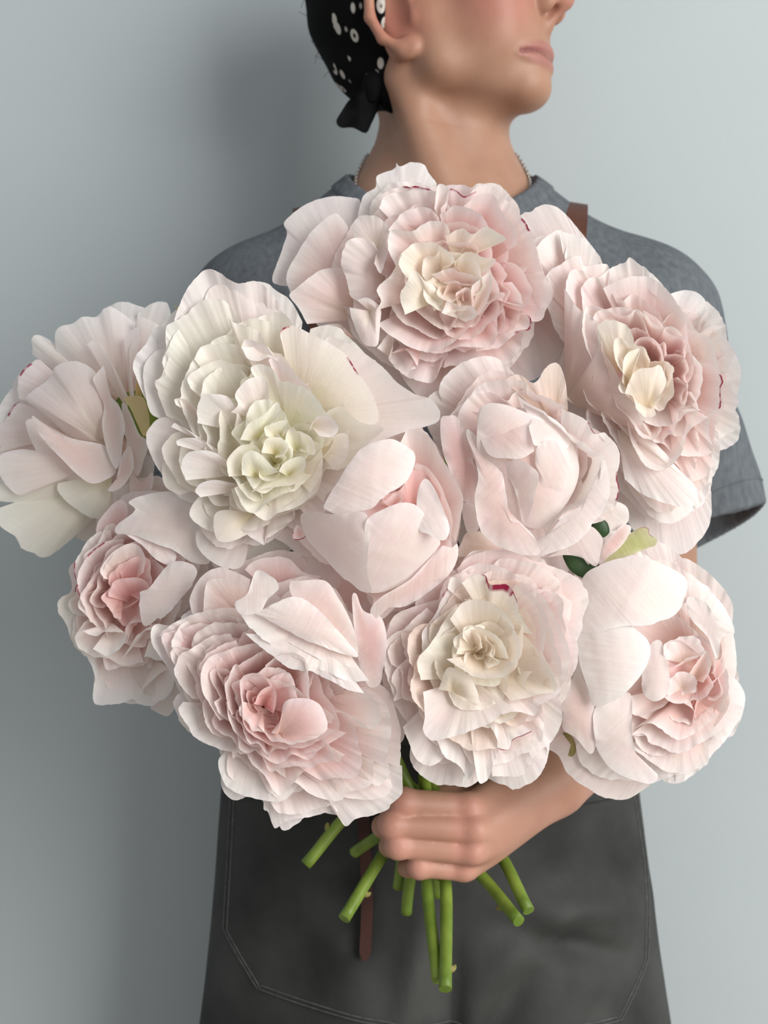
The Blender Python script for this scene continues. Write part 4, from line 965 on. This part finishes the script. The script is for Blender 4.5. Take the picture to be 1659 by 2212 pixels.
f.P(-2.2, "1440,830 1530,700 1640,720 1650,800 1560,850", c=1, bu=.2, pal='white', wv=.3)
f.P((-1.5, -1.4, -1.5), "1330,985 1335,955 1420,975 1450,1010 1480,1030 1420,1075 1370,1050", c=1, bu=.2, pal='green', wv=.2, name='leaf', mat='leaf')
f.P(-1.8, "1470,820 1500,780 1545,800 1560,850 1530,880 1500,870", c=1, bu=.2, pal='green', wv=.2, name='leaf', mat='leaf')
f.stem((890, 1770, .815), (860, 1916, .835), nodes=())

# ---- ball-shaped peony in the middle
f = Bloom('closed globe-shaped blush peony in the middle, smooth creased outer petals', 0.69, (640, 700), R6, 'blush', hb=-2.0)
f.fill("160,740 320,440 480,385 600,340 720,480 820,650 810,800 760,1060 540,1220 430,1250 240,1090 60,890 20,770",
       [(.98, 8, -1.6, 'blush'), (.8, 7, -.8, 'pink'), (.5, 6, .0, 'pink')], seed=15)
f.P((.4, 1.0, .8), "520,405 550,340 600,338 680,400 722,480 772,560 822,650 832,700 812,800 795,905 760,860", b=(640, 760), hb=-1.6, p=1.8, bu=.4, pal='blush', wv=.5)
f.P((.6, 1.2, .9), "585,520 640,520 700,590 750,690 780,800 765,900", b=(640, 760), hb=-1.0, p=1.6, pal='pink', wv=.4)
f.P((.2, .5, .4), "425,710 440,665 520,640 560,560 590,525 650,560 695,600 640,690", b=(570, 760), hb=-.6, bu=.2, pal='deep', wv=.6)
f.P(.8, "430,700 500,655 530,690 480,720", b=(500, 760), hb=0, pal='pink', wv=.8)
f.P((-.3, .2, 1.2, 2.2, 2.5, 2.4, 1.2, -.4, -.4, -.4, -.5), "20,770 80,748 200,762 330,748 362,800 362,920 352,1050 375,1150 280,1122 130,970 50,880", c=1, bu=1.4, pal='white', wv=.35)
f.P((2.7, 2.0, 1.6, 1.4, .6, .2, 0, -.3, -.5, -.3, 1.3, 2.4, 2.8), "355,785 480,714 560,704 625,745 712,885 700,935 640,1012 540,1100 430,1152 350,1142 330,1040 352,950 342,880", c=1, bu=1.6, pal='white', wv=.35)
f.P((1.6, 2.0, 1.6), "160,745 138,722 180,640 250,530 320,442 400,400 480,385 560,430 592,470 580,540 540,612 460,660 430,690 380,730 300,750 220,768", c=1, bu=.9, pal='white', wv=.45)
f.P((1.8, 2.3, 2.0), "600,690 618,605 650,585 690,640 742,760 764,842 732,895 655,862 605,832", c=1, bu=.5, pal='white', wv=.3)
f.P((.6, 1.0, .8), "720,925 770,930 805,908 802,985 760,1060 660,1150 540,1222 450,1232 388,1288 370,1232 430,1170 560,1090 640,1012", c=1, bu=.3, pal='blush', wv=.5)
f.P((-.6, -.4, -.4), "320,1150 372,1212 385,1285 440,1282 480,1240 560,1180", b=(460, 1120), hb=-1.0, bu=.2, pal='blush', wv=.6)
f.P(-.6, "0,820 40,840 50,870 20,890 -20,880", c=1, pal='pink', wv=.2, fl=1.0)
f.stem((940, 1775, .812), (945, 1935, .83), nodes=())

# ---- frilled peony low at the side
f = Bloom('frilled pale pink peony with purple-nicked edges beneath the creamy white one', 0.735, (330, 500), R7, 'blush', hb=-2.4)
f.fill("240,160 340,100 450,60 560,50 650,90 720,300 700,420 600,640 540,780 550,870 480,1010 370,1010 210,1010 190,920 160,790 60,640 30,550 100,480 100,390 150,290 210,220",
       [(1.0, 10, -1.2, 'white'), (.85, 9, -.5, 'blush'), (.68, 8, .2, 'pink'), (.5, 7, .6, 'pink'), (.32, 6, .6, 'deep')], seed=17)
f.P((-.5, -.6, -.4), "230,300 205,215 240,150 300,88 342,100 342,180 290,250", b=(330, 330), hb=-1.4, bu=.3, pal='pink', wv=.4)
f.P(-1.2, "165,800 100,730 60,640 28,550 90,505 120,520", pal='cream', bu=.2, wv=.9)
f.P((-.9, -.8, -.6), "150,770 200,880 190,940 205,1008 300,1012 370,985 400,1010 480,1005 560,870", bu=.4, pal='white', wv=.7)
f.P((-.3, 0, 0), "385,1000 430,930 520,860 560,870 545,960 475,1010", b=(470, 800), hb=-1.0, pal='white', bu=.2, wv=.6)
f.P((-.6, -.5, -.2), "110,500 105,400 150,300 200,235 270,220", bu=.2, pal='blush', fl=.35)
f.P((0, .2, .3), "140,560 120,440 180,330 250,280 330,260", bu=.2, pal='pink', fl=.3)
f.P((.3, .6, .5), "180,640 132,530 145,480 200,370 300,290 350,290", bu=.2, pal='blush', wv=.8)
f.P((.9, 1.2, 1.1), "240,440 228,395 300,310 380,285 425,340 422,410", b=(360, 470), hb=-.4, bu=.2, pal='blush', wv=.6)
f.P((-.1, .1, .3), "150,640 110,720 180,790 260,800 340,835 420,820", bu=.2, pal='blush', fl=.3)
f.P((1.0, 1.2, 1.0), "98,690 140,680 200,705 250,680 340,690 330,740 260,790 190,760", b=(280, 640), hb=-.4, bu=.1, pal='white', wv=.8, fl=.3)
f.P((.8, 1.0, .8), "255,520 255,488 310,440 400,438 445,480 400,530 350,565 300,582", b=(390, 560), hb=-.8, bu=.3, pal='deep', wv=.5)
f.P((1.2, 1.5, 1.2), "320,810 365,740 400,690 470,678 535,780 500,812 420,805", b=(470, 640), hb=.2, bu=.4, pal='white', wv=.4)
f.P((.8, 1.1, .9), "340,740 340,660 400,640 470,670 440,720", b=(420, 560), hb=-.2, pal='blush', wv=.7)
f.P((1.4, 1.9, 1.4), "400,570 397,505 450,480 510,400 560,362 640,378 662,430 620,500 540,590 430,662", c=1, bu=.4, pal='white', wv=.7)
f.P((1.0, 1.4, 1.2), "300,240 345,242 420,300 470,350 542,378 570,330 500,260", b=(460, 220), hb=.8, bu=.2, pal='white', wv=.9)
f.P((.9, 1.2, .6), "298,238 300,200 380,130 352,90 450,55 560,48 640,80 662,150 700,240 732,330 720,382 640,372 560,318 450,272 360,240", c=1, bu=.8, pal='white', wv=.4)
f.P((-.2, 0, 0), "655,250 720,290 740,390 850,380 860,300", b=(740, 230), hb=-.6, bu=.2, pal='blush', wv=.4)
f.stem((945, 1815, .798), (1121, 1990, .765), mid=(1036, 1888, .806), nodes=((.88, 1), (.95, -1)))

# ---- big pink peony
f = Bloom('largest wide-open pink peony low in the bouquet, deep pink eye and frilled rim', 0.69, (960, 1020), R7, 'pink', hb=-1.8)
f.fill("700,560 850,500 1000,440 1200,440 1380,520 1480,900 1540,1000 1590,1170 1580,1290 1590,1440 1470,1510 1330,1560 1290,1490 1150,1530 1020,1570 960,1440 820,1410 770,1330 760,1260 620,1120 580,1010 560,870 500,700",
       [(1.0, 12, -1.1, 'white'), (.9, 11, -.5, 'blush'), (.78, 10, .1, 'blush'), (.66, 9, .7, 'pink'), (.54, 9, 1.2, 'pink'), (.42, 8, 1.6, 'pink'), (.30, 7, 1.8, 'pink'), (.18, 5, 1.5, 'deep'), (.09, 4, 1.2, 'deep')], seed=19, guard=3)
f.P(-1.8, "880,400 920,360 1000,343 1080,350 1145,410 1225,430", b=(1050, 560), hb=-2.4, bu=.3, pal='pink', wv=.5)
f.P((-1.0, -.9, -.8), "640,600 630,530 680,430 760,390 830,410 905,445", b=(850, 700), hb=-2, bu=.3, pal='blush', wv=.5)
f.P((-.5, -.3, -.3), "690,590 700,480 720,448 800,440 890,462", b=(880, 640), hb=-1.6, bu=.3, pal='blush', wv=.4)
f.P((-.4, -.2, -.1), "490,700 540,650 650,600 800,570 875,590", b=(860, 800), hb=-1.6, bu=.2, pal='blush')
f.P((-.2, 0, .2), "535,800 500,705 560,680 720,640 865,650", b=(880, 840), hb=-1.4, bu=.2, pal='pink')
f.P((.1, .3, .5), "640,985 585,940 548,865 555,830 620,770 720,700 815,690", pal='blush', bu=.2, wv=1.1)
f.P((.8, 1.0, 1.0), "700,960 690,870 670,850 700,790 780,740 840,718", pal='pink', bu=.2, wv=1.1)
f.P((1.2, 1.4, 1.3), "765,1085 700,980 682,870 720,800 810,760", pal='pink', bu=.2, wv=.8)
f.P((1.6, 1.8, 1.8), "820,1060 790,950 795,880 840,830 860,850", pal='pink', bu=.2, wv=.7)
f.P((.0, .2, .1), "600,1000 580,1040 620,1110 650,1160 780,1220 960,1245", pal='white', bu=.3, wv=.7)
f.P((-.3, -.2, -.1), "790,1230 760,1265 772,1335 820,1400 960,1447 1060,1440 1130,1370", pal='white', bu=.4, wv=.6)
f.P((-.9, -.9, -.7), "970,1440 965,1490 985,1500 1005,1555 1020,1572 1060,1550 1180,1520 1290,1490 1320,1400", pal='white', bu=.2, wv=.9)
f.P((-.5, -.4, -.3), "1290,1340 1300,1480 1332,1562 1380,1530 1470,1510 1590,1440 1592,1290", pal='white', bu=.3, wv=.6)
f.P((.2, .4, .3), "1000,1300 1120,1375 1200,1430 1315,1445 1335,1380 1300,1320", pal='blush', bu=.3, wv=.8)
f.P((.2, .3, .3), "1300,1420 1290,1330 1350,1250 1470,1380 1540,1330 1520,1240", pal='blush', bu=.3, wv=.9)
f.P((.0, .1, .2), "1440,910 1500,930 1545,985 1575,1080 1592,1170 1582,1300", pal='blush', bu=.2, wv=.8)
f.P((.6, .7, .6), "1430,930 1520,1015 1545,1120 1515,1290", pal='blush', bu=.2, wv=1.0)
f.P((1.2, 1.3, 1.2), "1270,1100 1290,1060 1320,1040 1400,1085 1450,1125 1490,1090 1480,1010 1430,950", pal='blush', bu=.1, wv=1.0)
f.P((1.0, 1.2, 1.0), "870,1180 1000,1275 1060,1272 1100,1240 1170,1262 1240,1210 1340,1140", pal='pink', bu=.2, wv=1.0)
f.P((1.5, 1.7, 1.6), "795,1000 830,1130 900,1190 965,1205 980,1252 1020,1212 1100,1215 1200,1185 1290,1130", pal='pink', bu=.1, wv=.8)
f.P((1.9, 2.1, 1.9), "865,1035 880,1120 960,1185 1030,1195 1060,1150", pal='deep', bu=.2, wv=.5)
f.P((1.9, 2.2, 1.9), "870,1040 858,910 920,868 990,900 1010,950", pal='pink', bu=.1, wv=.6)
f.P((1.8, 2.1, 1.9), "1000,1140 1040,1080 1060,1000 1130,980 1205,1000 1245,1060 1245,1135 1150,1182 1060,1185", b=(1030, 1150), hb=1.6, bu=.5, pal='pink', wv=.5)
f.P(2.0, "920,1010 955,955 1005,930 1022,980 1015,1050 985,1030", b=(965, 1020), hb=.9, bu=.1, pal='deep', wv=.8)
f.P((1.7, 1.9, 1.7), "870,880 980,890 1100,930 1180,990 1260,1040 1290,1080", b=(1060, 1030), hb=.0, bu=.2, pal='blush', wv=1.0)
f.P((1.7, 1.9, 1.5), "880,690 980,770 1100,850 1220,880 1330,940 1420,960", b=(1230, 700), hb=1.3, bu=.2, pal='white', wv=.9)
f.P((.6, .8, .6), "1365,540 1385,510 1420,590 1500,620 1522,720 1505,900 1440,930 1390,780", c=1, bu=.4, pal='pink', wv=.4)
f.P((1.2, 1.4, 1.2), "1085,455 1120,450 1240,450 1300,520 1370,660 1392,790 1300,720 1180,600 1095,520", c=1, bu=.4, pal='blush', wv=.3)
f.P((1.9, 1.8, 1.6), "855,590 870,640 930,690 990,740 1080,790 1180,830 1280,880 1370,905 1445,905", b=(1240, 640), hb=1.0, bu=.3, pal='white', wv=1.0)
f.P((1.6, 1.7, 1.4), "960,640 1060,720 1180,790 1300,830 1400,850", b=(1250, 620), hb=1.2, bu=.3, pal='blush', wv=.8)
f.P((2.1, 2.1, 1.8, 1.6, 1.6, 1.6, 1.6, 1.8, 2.0), "925,592 1000,562 1090,520 1180,555 1260,630 1340,720 1395,795 1300,775 1180,730 1060,670 980,625", c=1, bu=.5, pal='white', wv=.6)
f.P((2.2, 2.4, 2.2), "865,600 835,550 890,510 930,412 985,425 1032,480 980,540 945,590", c=1, bu=.3, pal='white', wv=.6)
f.stem((885, 1735, .806), (878, 1972, .83), nodes=())

# ---- butter-hearted peony
f = Bloom('peony with butter-yellow heart and crimson-streaked inner petals, above the hand', 0.685, (460, 520), R8, 'blush', hb=-1.8)
f.fill("380,160 450,110 560,95 700,130 830,210 900,260 890,500 885,570 850,640 810,740 790,880 745,990 640,1055 470,1080 390,1090 200,990 130,860 80,700 60,530 90,400 230,280 330,180",
       [(1.0, 11, -1.0, 'blush'), (.9, 10, -.5, 'blush'), (.8, 10, .0, 'blush'), (.7, 9, .5, 'peach'), (.58, 8, .9, 'butter'), (.44, 7, 1.4, 'butter'), (.3, 6, 1.6, 'butter'), (.16, 5, 1.2, 'butter'), (.08, 4, .9, 'butter')], seed=23, guard=3)
f.P((-.8, -.6, -.6), "370,175 430,120 560,93 680,130 790,200 825,290", bu=.3, pal='pink', wv=.5)
f.P((-1.0, -1.0, -.8), "690,140 790,170 900,222 905,270 890,300 900,330 885,420", bu=.3, pal='blush', wv=.6)
f.P((0, .3, .2), "330,215 440,160 540,165 650,220 725,320 755,450", bu=.2, pal='white', wv=.8)
f.P((-.4, -.4, -.2), "70,580 60,500 90,400 150,350 310,300", bu=.3, pal='blush', wv=.5)
f.P((-.2, 0, .2), "100,720 60,600 80,470 160,420 240,340", bu=.2, pal='blush', wv=.8)
f.P((.5, .8, .9), "170,560 185,545 225,530 222,440 280,360 310,290 345,235", b=(420, 540), hb=-.6, bu=.2, pal='white', wv=.8, fl=.55)
f.P((0, .1, .0), "180,700 165,620 180,580 150,560 90,640 100,740", b=(330, 660), hb=-.8, pal='blush', wv=.8, fl=.5)
f.P((-.6, -.5, -.4), "855,640 887,560 872,440 832,330 760,235", bu=.2, pal='pink', wv=.6)
f.P((.3, .5, .4), "800,735 850,600 832,480 800,400 740,290 650,225", bu=.1, pal='white', wv=.9)
f.P((1.0, 1.1, 1.0), "790,705 782,610 742,540 742,420 700,320 620,240", bu=.1, pal='blush', wv=.9)
f.P((-.1, 0, 0), "835,690 868,590 852,460 815,360 755,265", bu=.1, pal='pink', wv=.8)
f.P((.6, .8, .7), "795,720 815,610 790,500 770,410 720,310 640,230", bu=.1, pal='blush', wv=.9)
f.P((1.3, 1.4, 1.3), "770,690 752,600 705,520 700,420 660,330", bu=.1, pal='peach', wv=.8)
f.P((1.8, 2.0, 1.7), "390,235 440,200 490,205 510,245 580,250 625,300 640,370 692,455", b=(510, 420), hb=.6, bu=.1, pal='butter', wv=.8, fl=1.0)
f.P(1.2, "330,260 350,215 420,240 500,262 490,300 400,305", b=(420, 340), hb=.3, pal='white', wv=.9, fl=.2)
f.P((1.1, 1.3, 1.2), "215,650 205,560 265,480 325,385 370,330", b=(420, 640), hb=-.4, bu=.3, pal='butter', wv=.6)
f.P((1.3, 1.4, 1.2), "620,420 700,500 762,590 802,690 720,710 600,740", b=(480, 600), hb=-.6, bu=.1, pal='butter', wv=.6)
f.P((1.9, 2.2, 2.0), "340,390 400,320 480,308 560,350 608,412 612,450", b=(460, 560), hb=.0, p=1.8, pal='butter', wv=.5)
f.P((1.9, 2.3, 2.0), "560,370 632,480 628,570 560,645", b=(460, 560), hb=.0, p=1.8, pal='butter', wv=.7)
f.P(2.0, "395,470 400,430 440,420 500,440 560,480 590,560", b=(460, 540), hb=.4, p=1.6, pal='butter', wv=1.1)
f.P(1.8, "365,540 385,455 420,430 470,460 480,510", b=(440, 540), hb=.4, pal='butter', wv=1.2)
f.P(1.9, "490,455 540,490 520,545 545,570 500,600", b=(470, 540), hb=.5, pal='butter', wv=1.3)
f.P((2.0, 2.3, 2.0), "325,560 375,600 440,640 520,645 575,630 605,575", b=(460, 540), hb=.6, p=1.6, pal='butter', wv=.9)
f.P((1.2, 1.7, 1.5), "290,690 330,600 390,615 440,655 468,755 400,735", b=(350, 700), hb=1.0, bu=.4, pal='butter', wv=.4)
f.P((1.1, 1.4, 1.2), "225,700 235,800 228,860 270,905 380,885 440,862 520,830 600,760", b=(420, 640), hb=-.2, bu=.3, pal='white', wv=.7)
f.P((.9, 1.1, 1.0), "450,830 560,800 640,790 700,800 730,760 812,700 800,640", b=(520, 600), hb=-.4, bu=.2, pal='white', wv=.9)
f.P((-.3, -.2, -.1), "140,850 155,890 200,990 270,1012 340,960", bu=.2, pal='white', wv=.8)
f.P((.0, .1, .1), "280,900 320,970 400,1050 390,1098 440,1040 455,900", bu=.2, pal='white', wv=1.0)
f.P((.2, .3, .3), "430,870 440,970 462,1082 500,1070 530,1000 560,900", bu=.2, pal='white', wv=1.0)
f.P((.7, .9, .8), "430,850 495,835 540,900 545,942 592,952 612,910 690,870", b=(540, 760), hb=.0, bu=.1, pal='white', wv=.9, fl=.6)
f.P((-.2, -.3, -.3), "520,1060 560,1055 640,1058 740,992 748,930 700,870", bu=.2, pal='white', wv=.8)
f.P((.1, 0, 0), "690,985 780,900 818,820 812,740", bu=.2, pal='white', wv=.8)
f.stem((905, 1740, .800), (765, 1842, .838), start=(930, 1560, .73), nodes=())

# ---- globe peony turned aside
f = Bloom('plump blush peony turned away sideways, with smooth outer petals and a pink slit', 0.72, (1400, 620), R8, 'blush', hb=-2.0)
f.fill("890,230 980,150 1100,120 1200,140 1340,200 1480,310 1550,440 1560,620 1595,740 1560,870 1430,1010 1290,1070 1190,1090 1080,1060 960,990 900,910 820,870 810,760 880,600 890,400",
       [(1.0, 10, -2.0, 'white'), (.9, 9, -1.0, 'white'), (.72, 8, .2, 'blush'), (.5, 7, 1.0, 'blush'), (.3, 6, 1.3, 'pink')], seed=29)
f.P((-.6, -.5, -.4), "1330,205 1440,270 1510,340 1552,445 1500,480", b=(1380, 500), hb=-1, bu=.5, pal='white', wv=.5)
f.P((-.4, -.3, -.4), "1490,455 1540,440 1562,560 1552,640 1500,700", b=(1400, 620), hb=-1, bu=.3, pal='white', wv=.5)
f.P((-.6, -.4, -.5), "1520,630 1572,660 1597,740 1560,840 1480,920", b=(1380, 700), hb=-1.2, bu=.5, pal='white', wv=.6)
f.P((-.8, -.8, -.6), "1180,1095 1290,1060 1300,1080 1360,1040 1435,1005 1440,960", b=(1300, 800), hb=-1.4, bu=.4, pal='white', wv=.6)
f.P((.0, .2, .0), "1105,930 1200,1000 1290,1042 1430,1012 1445,950", b=(1330, 780), hb=-.8, bu=.2, pal='blush', wv=.6)
f.P((.5, .8, .3), "1115,880 1200,925 1300,962 1380,942 1470,880 1560,830", b=(1350, 700), hb=-.6, bu=.2, pal='blush', wv=.8)
f.P((.9, 1.1, .8), "1120,860 1200,830 1265,880 1320,905 1400,870 1480,800", b=(1350, 700), hb=-.3, bu=.1, pal='pink', wv=.9)
f.P((1.0, 1.2, 1.0), "1100,720 1130,800 1240,770 1280,740 1370,770 1400,850", b=(1340, 660), hb=-.2, bu=.1, pal='blush', wv=.8)
f.P((.8, 1.0, .9), "1370,850 1390,740 1420,680 1480,640 1520,600 1530,700 1500,780", b=(1400, 760), hb=.0, bu=.0, pal='pink', wv=.7)
f.P(.4, "1370,760 1400,660 1450,600 1490,560 1500,640 1420,700", b=(1400, 740), hb=-.4, pal='deep', wv=.5)
f.P((1.2, 1.4, 1.0), "1350,330 1360,290 1430,320 1480,400 1545,440 1500,470 1480,560 1440,470 1370,390", c=1, bu=.2, pal='white', wv=.5)
f.P((1.3, 1.6, 1.3), "1180,520 1240,485 1270,600 1275,700 1220,740 1160,690", c=1, bu=.4, pal='white', wv=.8)
f.P(1.8, "1250,560 1290,480 1350,455 1400,480 1420,540 1340,560 1290,600", b=(1340, 580), hb=1.0, pal='white', wv=1.4)
f.P(1.7, "1270,720 1280,640 1330,615 1385,640 1385,700 1330,730", b=(1330, 690), hb=1.1, bu=.2, pal='white', wv=1.4)
f.P(1.6, "1350,640 1400,560 1440,520 1450,600 1420,660", b=(1380, 650), hb=.8, pal='blush', wv=1.0)
f.P((.6, .9, 1.2, 1.0), "960,905 958,775 1050,725 1112,715 1117,880 1150,1000 1225,1052 1190,1093 1050,1045 980,970", c=1, bu=.6, pal='white', wv=.3)
f.P((.6, .8, .7), "820,790 810,740 870,630 905,645 950,740 962,900 940,965 880,900 820,860", c=1, bu=.5, pal='blush', wv=.3)
f.P((.8, 1.4, 1.2, .8), "890,425 1080,415 1140,440 1192,500 1172,600 1080,712 960,762 930,690 890,560", c=1, bu=1.3, pal='white', wv=.25)
f.P((.0, -.4, .2, 1.2), "888,440 900,230 980,160 1100,120 1112,125 1125,120 1210,140 1340,210 1345,290 1300,370 1200,412 1080,420", c=1, bu=2.0, pal='white', wv=.2)
f.P(-.8, "978,150 990,80 1040,20 1080,-12 1112,0 1090,50 1060,90 1020,120", c=1, bu=.4, pal='pink', wv=.4)
f.P(-.9, "1005,140 1060,60 1130,10 1160,0 1185,5 1190,30 1222,50 1215,75 1190,85 1130,112 1090,125", c=1, bu=.3, pal='green', wv=.5, fl=.15, name='bract')
f.P(-1.6, "840,130 900,120 960,140 980,175 920,215 870,190", c=1, bu=.1, pal='green', wv=.2, name='leaf', mat='leaf')
f.P((-.6, -.4, -.5), "820,875 850,880 870,910 878,950 865,975 845,975 845,965 862,950 855,920", c=1, bu=.1, pal='green', wv=.1, name='sepal', mat='node')
f.stem((880, 1715, .812), (660, 1868, .80), start=(1330, 1500, .78), mid=(765, 1750, .81), nodes=((.9, -1),))
